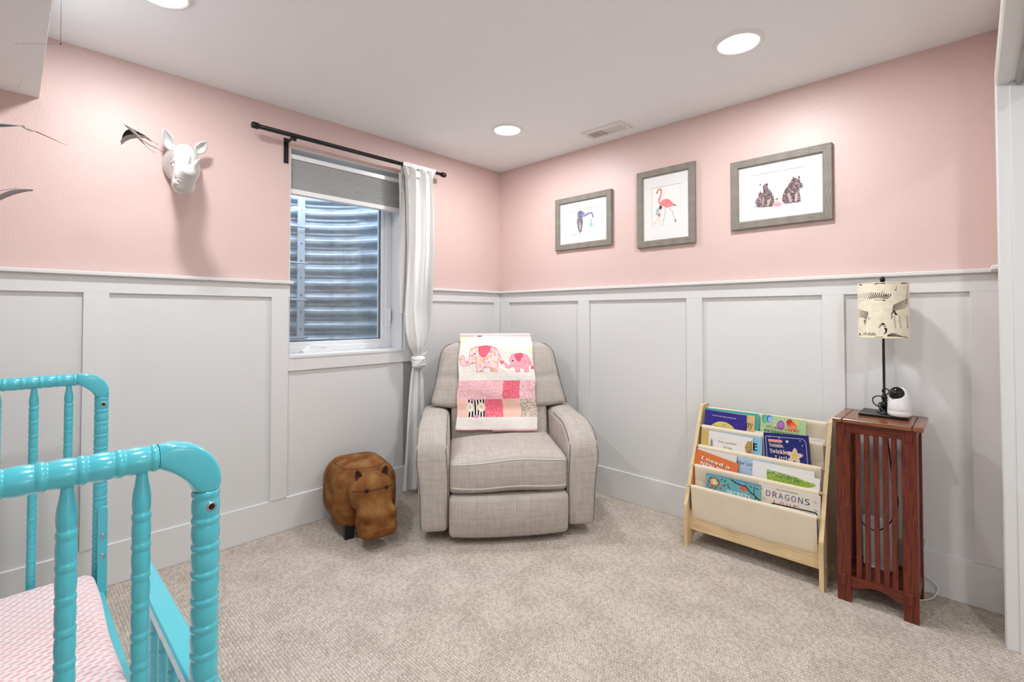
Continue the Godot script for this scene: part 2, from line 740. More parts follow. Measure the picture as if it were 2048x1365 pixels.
func carpet_maps() -> Array:
	var n := 1024
	var rows := 32
	var per := 30
	var col := Image.create_empty(n, n, false, Image.FORMAT_RGB8)
	var hgt := Image.create_empty(n, n, false, Image.FORMAT_RGB8)
	var rng := RandomNumberGenerator.new()
	rng.seed = 5
	var tone := []
	var shift := []
	for r in rows:
		var a := []
		var b := []
		for k in per:
			a.append(rng.randf())
			b.append(rng.randf_range(-0.22, 0.22))
		tone.append(a)
		shift.append(b)
	var nz := FastNoiseLite.new()
	nz.seed = 9
	nz.frequency = 0.10
	var wide := FastNoiseLite.new()
	wide.seed = 19
	wide.frequency = 0.012
	for y in n:
		for x in n:
			# rows run along y (world z on the floor); the loops sit unevenly in their rows
			var wob := 0.30 * wide.get_noise_2d(x, y)
			var rx := fposmod(float(x) / n * rows + wob * 0.8 * sin(PI * x / n), rows)
			var r := int(rx) % rows
			var fx := rx - int(rx) - 0.5
			var ly := float(y) / n * per + (0.5 if r % 2 else 0.0)
			var k := int(ly) % per
			var t: float = tone[r][k]
			var sh: float = shift[r][k]
			var fy := ly - int(ly) - 0.5 + sh
			fx += sh * 0.6
			var d: float = sqrt(max(0.0, 1.0 - (fx * fx * 3.0 + fy * fy * 2.8)))
			var fine := nz.get_noise_2d(x, y)
			var hh: float = clamp(d * 0.75 * (0.60 + 0.40 * t) + fine * 0.22 + 0.12, 0.0, 1.0)
			var tn: float = clamp(0.90 + 0.10 * t + fine * 0.07 - 0.10 * (1.0 - d) * (1.0 if t < 0.35 else 0.25), 0.0, 1.0)  # shade in the gaps between loops is put into the colour
			hgt.set_pixel(x, y, Color(hh, hh, hh))
			col.set_pixel(x, y, Color(tn, tn * 0.995, tn * 0.985))
	return [ImageTexture.create_from_image(col), ImageTexture.create_from_image(hgt)]


func linen_maps() -> Array:
	var n := 768
	var col := Image.create_empty(n, n, false, Image.FORMAT_RGB8)
	var hgt := Image.create_empty(n, n, false, Image.FORMAT_RGB8)
	var rng := RandomNumberGenerator.new()
	rng.seed = 77
	var warp := []
	var weft := []
	for i in n / 3:
		warp.append(rng.randf())
		weft.append(rng.randf())
	var nz := FastNoiseLite.new()
	nz.seed = 4
	nz.frequency = 0.02
	for y in n:
		for x in n:
			var a: float = warp[x / 3]
			var b: float = weft[y / 3]
			var over := (x / 3 + y / 3) % 2 == 0
			var slub: float = nz.get_noise_2d(x * (0.15 if not over else 1.0), y * (0.15 if over else 1.0))
			var v: float = (a if over else b)
			var t: float = 0.80 + 0.17 * v + 0.10 * slub
			var prof: float = sin(PI * ((x % 3) + 0.5) / 3.0) if over else sin(PI * ((y % 3) + 0.5) / 3.0)
			col.set_pixel(x, y, Color(clamp(t, 0, 1), clamp(t, 0, 1), clamp(t * 0.995, 0, 1)))
			var hh: float = clamp(0.3 + 0.4 * prof + 0.25 * v, 0, 1)
			hgt.set_pixel(x, y, Color(hh, hh, hh))
	return [ImageTexture.create_from_image(col), ImageTexture.create_from_image(hgt)]


const WX0 := -1.735  # window opening
const WX1 := -0.957
const WY0 := 1.000
const WY1 := 2.226
const RL := -3.62  # left wall
const RB := 2.965  # back wall
const DX := -3.10  # unseen far side of the closet opening, widened to let lamp light through


func room():
	var pink: Material = M.pink_paint
	var trim: Material = M.white_trim
	# floor and ceiling
	var st := S()
	box(st, Vector3((RL + 0.3) / 2, -0.05, 2.2), Vector3(-RL + 0.9, 0.1, 5.1))
	structure("floor", st, M.carpet, "beige looped carpet laid in fine rows over the whole floor", "carpet")
	st = S()
	box(st, Vector3((RL + 0.3) / 2, H + 0.05, 1.36), Vector3(-RL + 0.9, 0.1, 3.42))
	structure("ceiling", st, M.ceiling_paint, "smooth off-white ceiling with round recessed lights", "ceiling")
	# window wall, with its opening and deep reveal
	st = S()
	var d := 0.30
	for q in [[RL - 0.1, WX0, 0.0, H], [WX1, 0.3, 0.0, H], [WX0, WX1, 0.0, WY0], [WX0, WX1, WY1, H]]:
		box(st, Vector3((q[0] + q[1]) / 2, (q[2] + q[3]) / 2, -d / 2), Vector3(q[1] - q[0], q[3] - q[2], d))
	var ww := structure("wall_window", st, pink, "pink textured wall with the window and white wainscot below", "wall")
	# reveal lining, painted white
	st = S()
	box(st, Vector3(WX0 + 0.004, (WY0 + WY1) / 2, -0.152), Vector3(0.008, WY1 - WY0, 0.296))
	box(st, Vector3(WX1 - 0.004, (WY0 + WY1) / 2, -0.152), Vector3(0.008, WY1 - WY0, 0.296))
	box(st, Vector3((WX0 + WX1) / 2, WY1 - 0.004, -0.152), Vector3(WX1 - WX0 - 0.016, 0.008, 0.296))
	part("reveal", st, M.white_panel, ww)
	st = S()
	box(st, Vector3((WX0 + WX1) / 2, WY0 - 0.008, -0.139), Vector3(WX1 - WX0 - 0.002, 0.018, 0.322), 0.002)
	part("sill", st, trim, ww)
	# wainscot: flat panel sheets, stiles and rails in front of them
	var T := 0.018
	var py := 1.337
	var pb := 0.1888
	for q in [[RL, -2.632, py], [-2.542, -1.835, py], [-1.743, -0.80, 0.911], [-0.957, -0.089, py]]:
		part("panel", bx(Vector3(q[0], pb - 0.02, -0.002), Vector3(q[1], q[2] + 0.01, 0.004)), M.white_panel, ww)
	for q in [[-2.632, -2.542], [-1.835, WX0 - 0.008]]:
		part("stile", bx(Vector3(q[0], pb, 0), Vector3(q[1], py, T), 0.0012), trim, ww)
	part("stile", bx(Vector3(-0.089, pb, 0), Vector3(-0.018, py, T), 0.0012), trim, ww)
	part("stile", bx(Vector3(WX1, 0.911, 0), Vector3(-0.868, py, T), 0.0012), trim, ww)
	part("rail", bx(Vector3(RL, py, 0), Vector3(WX0, 1.414, T), 0.0012), trim, ww)
	part("rail", bx(Vector3(WX1, py, 0), Vector3(-0.018, 1.414, T), 0.0012), trim, ww)
	part("rail", bx(Vector3(WX0 - 0.008, 0.911, 0), Vector3(WX1, 0.999, T), 0.0012), trim, ww)
	structure("trim_1", bx(Vector3(RL, 1.414, -0.001), Vector3(WX0 + 0.012, 1.432, 0.040), 0.003), trim, "white cap rail on the wainscot left of the window", "trim")
	structure("trim_2", bx(Vector3(WX1 - 0.01, 1.414, -0.001), Vector3(0, 1.432, 0.040), 0.003), trim, "short white cap rail between curtain and room corner", "trim")
	structure("baseboard_window", bx(Vector3(RL, 0, -0.001), Vector3(0, pb, 0.015), 0.002), trim, "tall flat white baseboard under the window wall", "baseboard")
	# picture wall
	st = S()
	box(st, Vector3(0.15, H / 2, 1.65), Vector3(0.3, H, 3.3))
	var wp := structure("wall_picture", st, pink, "pink textured wall with three pictures above white wainscot", "wall")
	for q in [[0.018, 0.814], [0.910, 1.619], [1.715, 2.324], [2.417, 2.866]]:
		part("panel", bx(Vector3(-0.004, pb - 0.02, q[0] - 0.004), Vector3(0.002, py + 0.01, q[1] + 0.004)), M.white_panel, wp)
	for q in [[0.018, 0.120], [0.814, 0.910], [1.619, 1.715], [2.324, 2.417], [2.866, RB]]:
		part("stile", bx(Vector3(-T, pb, q[0]), Vector3(0, py, q[1]), 0.0012), trim, wp)
	part("rail", bx(Vector3(-T, py, 0.0), Vector3(0, 1.414, RB), 0.0012), trim, wp)
	structure("trim_3", bx(Vector3(-0.040, 1.414, 0.0), Vector3(0.001, 1.432, RB), 0.003), trim, "long white cap rail under the three pictures", "trim")
	structure("baseboard_picture", bx(Vector3(-0.015, 0, 0.0), Vector3(0.001, pb, RB), 0.002), trim, "tall flat white baseboard under the picture wall", "baseboard")
	# left wall, out of frame
	st = S()
	box(st, Vector3(RL - 0.06, H / 2, 1.5), Vector3(0.12, H, 3.3))
	structure("wall_left", st, pink, "pink side wall beyond the crib, out of view", "wall")
	# back wall with the closet opening
	st = S()
	var jx := -0.277
	box(st, Vector3(jx / 2 + 0.1, H / 2, RB + 0.06), Vector3(-jx + 0.2, H, 0.12))
	box(st, Vector3((jx + DX) / 2, (2.127 + H) / 2, RB + 0.06), Vector3(jx - DX, H - 2.127, 0.12))
	box(st, Vector3((DX + RL) / 2, H / 2, RB + 0.06), Vector3(DX - RL, H, 0.12))
	structure("wall_back", st, pink, "sliver of pink wall beside and above the closet opening", "wall")
	st = S()  # added white space behind the opening, housing the unseen lamps
	box(st, Vector3(-1.7, H / 2, RB + 1.58), Vector3(4.2, H, 0.06))
	box(st, Vector3(RL - 0.03, H / 2, RB + 0.8), Vector3(0.06, H, 1.5))
	box(st, Vector3(0.2, H / 2, RB + 0.8), Vector3(0.06, H, 1.5))
	box(st, Vector3(-1.7, H + 0.03, RB + 0.85), Vector3(4.2, 0.06, 1.6))
	structure("wall_added_space", st, M.white_panel, "plain white walls of the added space behind the opening, out of view", "wall")
	# door lining: jamb, head, casing and the sliding-door track
	st = S()
	box(st, Vector3(jx + 0.005, 1.055, RB + 0.07), Vector3(0.03, 2.11, 0.17), 0.0015)
	box(st, Vector3(DX - 0.005, 1.055, RB + 0.07), Vector3(0.03, 2.11, 0.17), 0.0015)
	box(st, Vector3((jx + DX) / 2, 2.12, RB + 0.07), Vector3(jx - DX + 0.02, 0.03, 0.17), 0.0015)
	var ds := structure("trim_4", st, trim, "white jamb and head of the closet opening at the right edge", "trim")
	part("casing", bx(Vector3(jx - 0.006, 0, RB - 0.018), Vector3(jx + 0.064, 2.175, RB), 0.002), trim, ds)
	part("casing", bx(Vector3(DX - 0.06, 2.113, RB - 0.018), Vector3(jx - 0.006, 2.175, RB), 0.002), trim, ds)
	part("stop", bx(Vector3(jx - 0.018, 0, RB + 0.02), Vector3(jx - 0.008, 2.104, RB + 0.06), 0.001), trim, ds)
	st = S(0)
	tube(st, [Vector3(DX + 0.03, 2.094, RB + 0.045), Vector3(-0.30, 2.094, RB + 0.045)], 0.011, 12)
	part("track", st, M.chrome, ds, "chrome track tube under the door head")
	structure("baseboard_back", bx(Vector3(jx + 0.064, 0, RB - 0.015), Vector3(-0.015, pb, RB + 0.001), 0.002), trim, "short white baseboard stub beside the closet casing", "baseboard")
	structure("trim_5", bx(Vector3(jx + 0.064, 1.414, RB - 0.036), Vector3(-0.036, 1.432, RB + 0.001), 0.003), trim, "short return of the white cap rail at the closet casing", "trim")
	# boxed-in duct over the crib
	structure("soffit", bx(Vector3(RL, 2.165, 0), Vector3(-2.783, H + 0.01, RB), 0.001), M.ceiling_paint, "off-white boxed soffit hanging from the ceiling at upper left", "soffit")


func window():
	# vinyl casement set back in the reveal
	var zf := -0.142
	var x0 := WX0 + 0.008
	var x1 := WX1 - 0.008
	var y0 := WY0 + 0.001
	var y1 := WY1 - 0.008
	var st := S()
	var fw := 0.040
	for q in [[x0, x1, y0, y0 + fw], [x0, x1, y1 - fw, y1], [x0, x0 + fw, y0 + fw, y1 - fw], [x1 - fw, x1, y0 + fw, y1 - fw]]:
		box(st, Vector3((q[0] + q[1]) / 2, (q[2] + q[3]) / 2, zf - 0.06), Vector3(q[1] - q[0], q[3] - q[2], 0.12), 0.002)
	var w := structure("window_1", st, M.vinyl, "white vinyl casement window looking into a steel window well", "window")
	st = S()
	var sw := 0.030
	var a0 := x0 + fw - 0.012
	var a1 := x1 - fw + 0.012
	var b0 := y0 + fw - 0.004
	var b1 := y1 - fw + 0.012
	for q in [[a0, a1, b0, b0 + sw], [a0, a1, b1 - sw, b1], [a0, a0 + sw, b0 + sw, b1 - sw], [a1 - sw, a1, b0 + sw, b1 - sw]]:
		box(st, Vector3((q[0] + q[1]) / 2, (q[2] + q[3]) / 2, zf - 0.035), Vector3(q[1] - q[0], q[3] - q[2], 0.036), 0.003)
	part("sash", st, M.vinyl, w)
	part("pane", bx(Vector3(a0 + sw, b0 + sw, zf - 0.046), Vector3(a1 - sw, b1 - sw, zf - 0.040)), M.glass, w)
	st = S()
	for q in [[a0 + sw, a1 - sw, b0 + sw, b0 + sw + 0.006], [a0 + sw, a1 - sw, b1 - sw - 0.006, b1 - sw], [a0 + sw, a0 + sw + 0.006, b0 + sw, b1 - sw], [a1 - sw - 0.006, a1 - sw, b0 + sw, b1 - sw]]:
		box(st, Vector3((q[0] + q[1]) / 2, (q[2] + q[3]) / 2, zf - 0.055), Vector3(q[1] - q[0], q[3] - q[2], 0.016))
	part("gasket", st, M.dark, w, "dark glazing gasket")
	# crank and its folded handle
	st = S()
	extrude(st, V([-0.078, 0.0, 0.085, 0.0, 0.085, 0.020, 0.05, 0.034, -0.035, 0.032, -0.078, 0.012]), 0, 0.046, Transform3D(Basis(), Vector3(-1.528, WY0 + 0.0012, zf)))
	var ck := part("crank", st, M.vinyl, w)
	st = S(0)
	tube(st, smooth_path([Vector3(-1.56, WY0 + 0.036, zf + 0.03), Vector3(-1.53, WY0 + 0.046, zf + 0.045), Vector3(-1.49, WY0 + 0.040, zf + 0.05), Vector3(-1.45, WY0 + 0.038, zf + 0.046)], 12), 0.006, 8)
	part("handle", st, M.vinyl, ck)
	# lock lever on the jamb side
	st = S()
	box(st, Vector3(x1 - 0.019, 1.215, zf + 0.004), Vector3(0.028, 0.135, 0.010), 0.003)
	var lk := part("lock", st, M.vinyl, w)
	st = S()
	box(st, Vector3(x1 - 0.019, 1.235, zf + 0.017), Vector3(0.013, 0.09, 0.016), 0.004)
	part("lever", st, M.vinyl, lk)
	# pleated blind, drawn up
	var bl := thing("cellular_blind", "grey pleated cellular blind drawn up at the top of the window", "blind")
	part("headrail", bx(Vector3(x0 + 0.002, 2.160, -0.062), Vector3(x1 - 0.001, 2.188, -0.014), 0.002), M.white_plastic, bl)
	part("bottom_rail", bx(Vector3(x0 + 0.002, 1.953, -0.060), Vector3(x1 - 0.001, 1.983, -0.016), 0.003), M.white_plastic, bl)
	var n := 17
	for s in n:  # the pleats: each a folded band
		st = S()
		var ya := 1.983 + (2.160 - 1.983) * s / n
		var yb := 1.983 + (2.160 - 1.983) * (s + 1) / n
		var out := -0.019
		var mid: float = (ya + yb) * 0.5
		extrude(st, V([out - 0.010, ya + 0.0003, out, mid, out - 0.010, yb - 0.0003, -0.053, yb - 0.0004, -0.058, mid, -0.053, ya + 0.0004]), x0 + 0.004, x1 - 0.003, Transform3D(Basis(Vector3(0, 0, 1), Vector3(0, 1, 0), Vector3(1, 0, 0)), Vector3.ZERO))
		part("pleat", st, M.shade_cloth, bl)
	# steel window well outside
	var wl := S(0)
	var cx := -1.346
	var rx := 0.66
	var rz := 0.86
	var pit := 0.118
	var na := 84
	var ny := 240
	var P := []
	for j in ny + 1:
		var y := 0.42 + 2.32 * j / ny
		var row := []
		for i in na + 1:
			var t := PI * i / na
			var cor = 0.016 * clamp(1.5 * sin(TAU * (y - 1.285) / pit), -1.0, 1.0)
			# pressed ribs between the ladder and the right-hand third
			var ph: float = fposmod((y - 1.270) / pit, 1.0)
			var rib: float = exp(-pow((ph - 0.42) / 0.065, 2.0)) * 0.016 * smoothstep(1.66, 1.70, t) * (1.0 - smoothstep(2.42, 2.46, t))
			var c2: float = -cor + rib
			row.append(Vector3(cx - cos(t) * (rx - c2), y, -0.31 - sin(t) * (rz - c2)))
		P.append(row)
	for j in ny:
		for i in na:
			face(wl, [P[j][i], P[j][i + 1], P[j + 1][i + 1], P[j + 1][i]], Vector3(cx, P[j][i].y, -0.31) - P[j][i])
	var well := part("window_well", wl, M.steel)
	tag(well, "corrugated galvanised steel window well curving outside the window glass", "window well")
	st = S()
	box(st, Vector3(cx, 0.40, -0.8), Vector3(1.5, 0.06, 1.1))
	tag(part("well_gravel", st, M.gravel), "dark gravel bed at the bottom of the window well", "gravel", "", "stuff")
	# ladder on the well
	var ld := thing("well_ladder", "narrow steel escape ladder fixed inside the window well", "ladder")
	for lx in [-1.215, -1.62]:
		part("rail", bx(Vector3(lx - 0.030, 0.45, -1.092), Vector3(lx + 0.030, 2.20, -1.084), 0.001), M.ladder_steel, ld)
		st = S(0)
		for k in 12:
			lathe(st, [Vector2(0, 0), Vector2(0.006, 0), Vector2(0.006, 0.004), Vector2(0, 0.006)], 8, Transform3D(Basis(Vector3(1, 0, 0), Vector3(0, 0, 1), Vector3(0, -1, 0)), Vector3(lx, 0.56 + 0.14 * k, -1.084)))
		part("rivet", st, M.dark, ld).set_meta("kind", "stuff")
	for y in [0.75, 1.052, 1.358, 1.656, 1.950]:
		st = S(0)
		tube(st, [Vector3(-1.66, y, -1.075), Vector3(-1.64, y, -1.050), Vector3(-1.19, y, -1.050), Vector3(-1.165, y, -1.075)], 0.008, 8)
		part("rung", st, M.ladder_steel, ld)


func ceiling_fittings():
	var lab := ["recessed ceiling light nearest the air vent, above the curtain", "larger-looking recessed ceiling light above the three pictures", "recessed ceiling light cut by the top edge, near the soffit", "recessed ceiling light over the crib end, out of view", "unseen ceiling light behind the opening, placed to light the crib front"]
	var k := 0
	for q in [[-0.638, 0.706], [-0.648, 2.142], [-2.487, 0.706], [-2.487, 2.142], [-1.9, 3.62]]:  # the last one is unseen, behind the opening, lighting the crib front
		var o := thing("ceiling_light", lab[k], "ceiling light", Vector3(q[0], H, q[1]), Basis(), "recessed downlights in the ceiling")
		k += 1
		var st := S(0)
		lathe(st, [Vector2(0.087, -0.010), Vector2(0.091, -0.010), Vector2(0.101, -0.006), Vector2(0.105, -0.001), Vector2(0.105, 0.0005)], 48)
		lathe(st, [Vector2(0.083, -0.004), Vector2(0.087, -0.010)], 48)
		part("trim_ring", st, M.white_plastic, o)
		st = S(0)
		lathe(st, [Vector2(0.0, -0.0055), Vector2(0.084, -0.0055), Vector2(0.085, -0.003)], 48)
		var lens := part("lens", st, M.lamp_glow, o, "glowing white lens")
		lens.mesh.surface_set_material(0, M.lamp_glow)
		var l := AreaLight3D.new()
		l.name = "downlight"
		l.area_size = Vector2(0.115, 0.115)
		l.light_color = Color(0.965, 0.978, 0.988)
		l.light_energy = LIGHT if k < 5 else LIGHT * 1.15
		l.area_range = 9.0
		l.area_attenuation = 2.0
		l.shadow_enabled = true
		o.add_child(l)
		l.position = Vector3(0, -0.0125, 0)
		l.rotation = Vector3(-PI / 2, 0, 0)
	var gl := thing("fill_globe_lamp", "round glowing globe lamp added as fill behind the camera, out of view", "lamp", Vector3(-2.35, 0.0, 3.75))  # added lamp, fills the room and lifts the ceiling from behind the camera
	var gs := S(0)
	lathe(gs, [Vector2(0, 0), Vector2(0.13, 0), Vector2(0.13, 0.012), Vector2(0.015, 0.02), Vector2(0.012, 1.02), Vector2(0, 1.02)], 24)
	part("pole", gs, M.black_metal, gl)
	gs = S(0)
	var gp := []
	for i in 17: gp.append(Vector2(0.12 * sin(PI * i / 16.0), 1.13 - 0.12 * cos(PI * i / 16.0)))
	lathe(gs, gp, 32)
	part("fill_globe_light", gs, M.lamp_glow, gl, "glowing white globe of the added fill lamp")
	var go := OmniLight3D.new()
	go.name = "fill_globe_lamp_light"
	go.light_color = Color(0.965, 0.978, 0.988)
	go.light_energy = FILL
	go.light_size = 0.11
	go.omni_range = 12.0
	go.omni_attenuation = 2.0
	go.shadow_enabled = true
	gl.add_child(go)
	go.position = Vector3(0, 1.13, 0)
	# supply register
	var v := thing("air_vent", "white slotted air register in the ceiling by the picture wall", "air vent", Vector3(-0.181, H, 1.162))
	var st := S()
	for q in [[-0.078, 0.078, -0.152, -0.122], [-0.078, 0.078, 0.122, 0.152], [-0.078, -0.045, -0.122, 0.122], [0.045, 0.078, -0.122, 0.122], [-0.045, 0.045, -0.007, 0.007]]:
		box(st, Vector3((q[0] + q[1]) / 2, -0.004, (q[2] + q[3]) / 2), Vector3(q[1] - q[0], 0.008, q[3] - q[2]), 0.001)
	part("frame", st, M.white_metal, v)
	part("duct", bx(Vector3(-0.045, 0.0005, -0.122), Vector3(0.045, 0.003, 0.122)), M.dark, v)  # black sheet stands for the shade inside the duct
	for i in 22:
		var z := -0.122 + 0.0055 + 0.0110 * i
		if abs(z) < 0.012: continue
		st = S()
		var ang := 0.95 if z < 0 else -0.62
		box(st, Vector3.ZERO, Vector3(0.09, 0.0012, 0.0105), 0.0, Transform3D(Basis(Vector3(1, 0, 0), ang), Vector3(0, -0.0035, z)))
		part("slat", st, M.white_metal, v)
	for z in [-0.137, 0.137]:
		st = S(0)
		lathe(st, [Vector2(0, -0.0100), Vector2(0.004, -0.0095), Vector2(0.005, -0.008)], 12, Transform3D(Basis(), Vector3(0, 0, z)))
		part("screw", st, M.chrome, v)


func beads(n0: float, n1: float, period: float, r: float, phase := 0.0) -> Array:  # turned profile from n0 to n1: barrels parted by rings
	var a := []
	var y := n0
	var step := 0.002
	var cnt := int(ceil((n1 - n0) / step))
	for i in cnt + 1:
		y = n0 + (n1 - n0) * i / cnt
		var t := fposmod((y - n0 + phase) / period, 1.0)
		var rr: float
		if t < 0.26:  # the ring
			var q := t / 0.26
			rr = r * (0.90 + 0.12 * sqrt(max(0.0, 1.0 - pow(q * 2.0 - 1.0, 2.0))))
		else:
			var q := (t - 0.26) / 0.74
			rr = r * (0.885 + 0.115 * pow(sin(PI * clamp(q, 0.0, 1.0)), 0.55))
		a.append(Vector2(rr, y))
	return a


func spindle_profile(y0: float, y1: float, r: float) -> Array:  # neck, bulb, then beads, then bulb and neck
	var a := []
	var bulb := [[0.0, 0.60], [0.008, 0.62], [0.020, 0.74], [0.032, 0.90], [0.044, 0.985], [0.054, 0.99], [0.062, 0.93], [0.067, 0.86]]
	for q in bulb: a.append(Vector2(r * q[1], y0 + q[0]))
	a.append_array(beads(y0 + 0.068, y1 - 0.068, (y1 - y0 - 0.136) / max(1.0, round((y1 - y0 - 0.136 - 0.012) / 0.0475) + 0.26), r))
	for i in range(bulb.size() - 1, -1, -1): a.append(Vector2(r * bulb[i][1], y1 - bulb[i][0]))
	return a


func crib():
	var tq: Material = M.turquoise
	var c := thing("crib", "turquoise painted spindle toddler crib with turned posts and a half guard rail", "crib", Vector3(-2.608, 0, 1.867))
	# local: x to picture wall, z towards the camera; near end at z = 0, far end at z = -1.423
	var far := -1.423
	var wid := -0.74
	var top := 0.922
	var ends := {}
	for ez in [0.0, far]:
		for ex in [0.0, wid]:
			var prof := [Vector2(0, 0.0), Vector2(0.016, 0.0), Vector2(0.020, 0.03)]
			prof.append_array(beads(0.032, top, 0.0475, 0.0222, 0.0475 - fposmod(top - 0.032 - 0.0475 * 0.26, 0.0475)))
			prof.append(Vector2(0.0, top + 0.001))
			var st := S(0)
			lathe(st, prof, 32, Transform3D(Basis(), Vector3(ex, 0, ez)))
			var post := part("post", st, tq, c)
			if ex == 0.0:
				# empty bolt hole, its shade painted as a dark disc, with its steel collar, on the side towards the room
				var n := Vector3(0.16, 0, 1).normalized()
				var pos := Vector3(ex, 0.895, ez) + n * 0.0217
				var bs := Basis(Vector3.UP.cross(n).normalized(), n, Vector3.UP.cross(n).normalized().cross(n))
				st = S(0)
				lathe(st, [Vector2(0.0052, 0.0012), Vector2(0.0080, 0.0014), Vector2(0.0086, -0.004)], 20, Transform3D(bs, pos))
				lathe(st, [Vector2(0.0040, -0.006), Vector2(0.0046, 0.0005)], 20, Transform3D(bs, pos))
				part("bolt_collar", st, M.chrome, post)
				st = S(0)
				lathe(st, [Vector2(0.0056, 0.0011), Vector2(0.0, 0.0011)], 20, Transform3D(bs, pos))
				part("bolt_hole_shade", st, M.dark, post)
			# quarter-turn elbow with flattened faces
			st = S(0)
			var R := 0.072
			var sg := 1.0 if ex == 0.0 else -1.0
			var ctr := Vector3(ex - sg * R, top + 0.001, ez)
			var rings := []
			var nseg := 18
			for i in nseg + 1:
				var t := PI / 2 * i / nseg
				var rad := Vector3(cos(t) * sg, sin(t), 0)
				var mid := ctr + rad * R
				var k := sin(PI * i / nseg)
				var pw := lerpf(2.0, 7.0, pow(k, 0.7))
				var half := lerpf(0.0208, 0.0225, k)
				var ring := []
				for j in 32:
					var th := TAU * j / 32
					var cx: float = sign(cos(th)) * pow(abs(cos(th)), 2.0 / pw)
					var cy: float = sign(sin(th)) * pow(abs(sin(th)), 2.0 / pw)
					ring.append(mid + rad * cx * half * (1.0 + 0.22 * k) + Vector3(0, 0, 1) * cy * half)
				rings.append(ring)
			for i in nseg:
				for j in 32:
					var l := (j + 1) % 32
					var o: Vector3 = (rings[i][j] + rings[i][l]) * 0.5 - (rings[i][0] + rings[i][16]) * 0.5
					face(st, [rings[i][j], rings[i][l], rings[i + 1][l], rings[i + 1][j]], o)
			part("elbow", st, tq, c)
		# turned top rail
		var x1 := -0.0725
		var x0 := wid + 0.0725
		var ry := top + 0.0725
		var st2 := S(0)
		lathe(st2, beads(0.0, x1 - x0, 0.0457, 0.0225, 0.0457 - fposmod(x1 - x0 - 0.0457 * 0.26, 0.0457)), 32, Transform3D(Basis(Vector3(0, 1, 0), Vector3(1, 0, 0), Vector3(0, 0, -1)), Vector3(x0, ry, ez)))
		part("top_rail", st2, tq, c)
		var sp := spindle_profile(0.19, ry - 0.019, 0.0132)
		for k in 7:
			st2 = S(0)
			lathe(st2, sp, 20, Transform3D(Basis(), Vector3(-0.0935 - 0.0921 * k, 0, ez)))
			part("spindle", st2, tq, c)
		part("bottom_rail", bx(Vector3(wid, 0.14, ez - 0.016), Vector3(0, 0.20, ez + 0.016), 0.004), tq, c)
	# side rails and mattress frame
	for ex in [-0.002, wid + 0.002]:
		part("side_rail", bx(Vector3(ex - 0.011, 0.14, far), Vector3(ex + 0.011, 0.195, 0), 0.003), tq, c)
	part("mattress_board", bx(Vector3(wid + 0.02, 0.125, far + 0.02), Vector3(-0.02, 0.14, -0.02)), M.white_panel, c)
	# half guard rail at the near end
	part("guard_rail", bx(Vector3(-0.012, 0.522, -0.66), Vector3(0.034, 0.551, -0.012), 0.004), tq, c)
	part("guard_post", bx(Vector3(-0.008, 0.205, -0.672), Vector3(0.030, 0.551, -0.640), 0.003), tq, c)
	var gp := spindle_profile(0.203, 0.524, 0.0118)
	for k in 6:
		var st3 := S(0)
		lathe(st3, gp, 18, Transform3D(Basis(), Vector3(0.010, 0, -0.095 - 0.092 * k)))
		part("guard_spindle", st3, tq, c)
	# bolted bracket on the far post
	var st4 := S()
	var ol := V([-0.014, 0.145])
	ol.append(Vector2(0.014, 0.145))
	for i in 9: ol.append(Vector2(0.014 * cos(PI * i / 8), 0.500 + 0.010 * sin(PI * i / 8)))
	extrude(st4, ol, 0, 0.028, Transform3D(Basis(Vector3(1, 0, 0), 0.0), Vector3(0.004, 0, far + 0.024)))
	var br := part("bracket", st4, tq, c)
	for y in [0.405, 0.330]:
		var st5 := S(0)
		lathe(st5, [Vector2(0.0078, 0.0), Vector2(0.0075, 0.0025), Vector2(0.0055, 0.0035), Vector2(0, 0.0025)], 18, Transform3D(Basis(Vector3(1, 0, 0), Vector3(0, 0, 1), Vector3(0, -1, 0)), Vector3(0.004, y, far + 0.052)))
		part("bolt", st5, M.chrome, br)
	# mattress with its patterned sheet
	var p := Pic.new(1024, 1024, Color(0.95, 0.925, 0.925))
	var rng := RandomNumberGenerator.new()
	rng.seed = 2
	for r in 44:
		for k in 27:
			var cx2 := (k + 0.5 + (0.5 if r % 2 else 0.0)) / 27.0
			var cy2 := (r + 0.5) / 44.0
			for w in ([0.0, -1.0] if cx2 > 0.95 else [0.0]):
				p.ell(cx2 + w, cy2, 0.0152, 0.0068, Color(0.925, 0.70, 0.735).lerp(Color(0.955, 0.765, 0.79), rng.randf()), -0.32, 14)
	var sm := pic_mat("sheet_print", p.tex(), 0.9)
	sm.uv1_triplanar = true
	sm.uv1_scale = Vector3(1.25, 1.25, 1.25)
	bumpy(sm, noise_tex(0.02, 256, 41, 3), 0.4, Vector3(1.25, 1.25, 1.25), false)
	var st6 := S(0)
	var nz := FastNoiseLite.new()
	nz.seed = 12
	nz.frequency = 2.2
	rbox(st6, Vector3(0.356, 0.072, 0.672), 0.032, 22, 5, func(q: Vector3) -> Vector3:
		var o := q
		o.y += (0.006 * nz.get_noise_2d(q.x * 1.4, q.z) - 0.006 * pow(abs(q.x) / 0.356, 3.0)) * smoothstep(0.0, 0.07, q.y)
		o.x *= 1.0 + 0.012 * sin(q.z * 9.0)
		return o)
	var mt := part("mattress", st6, sm)
	mt.position = Vector3(-2.612 + wid / 2 - 0.002, 0.213, 1.867 + far / 2)
	tag(mt, "crib mattress in a white fitted sheet printed with small pink leaf dashes", "mattress")


const CT := 39.5
const CC := 1.40


func chair_basis() -> Basis:
	var t := deg_to_rad(CT)
	return Basis(Vector3(cos(t), 0, sin(t)), Vector3.UP, Vector3(-sin(t), 0, cos(t)))


func back_n(y: float) -> float:  # front face of the back cushion, at height y, along the chair's forward axis
	return CC - 0.505 - 0.36 * (y - 0.46)


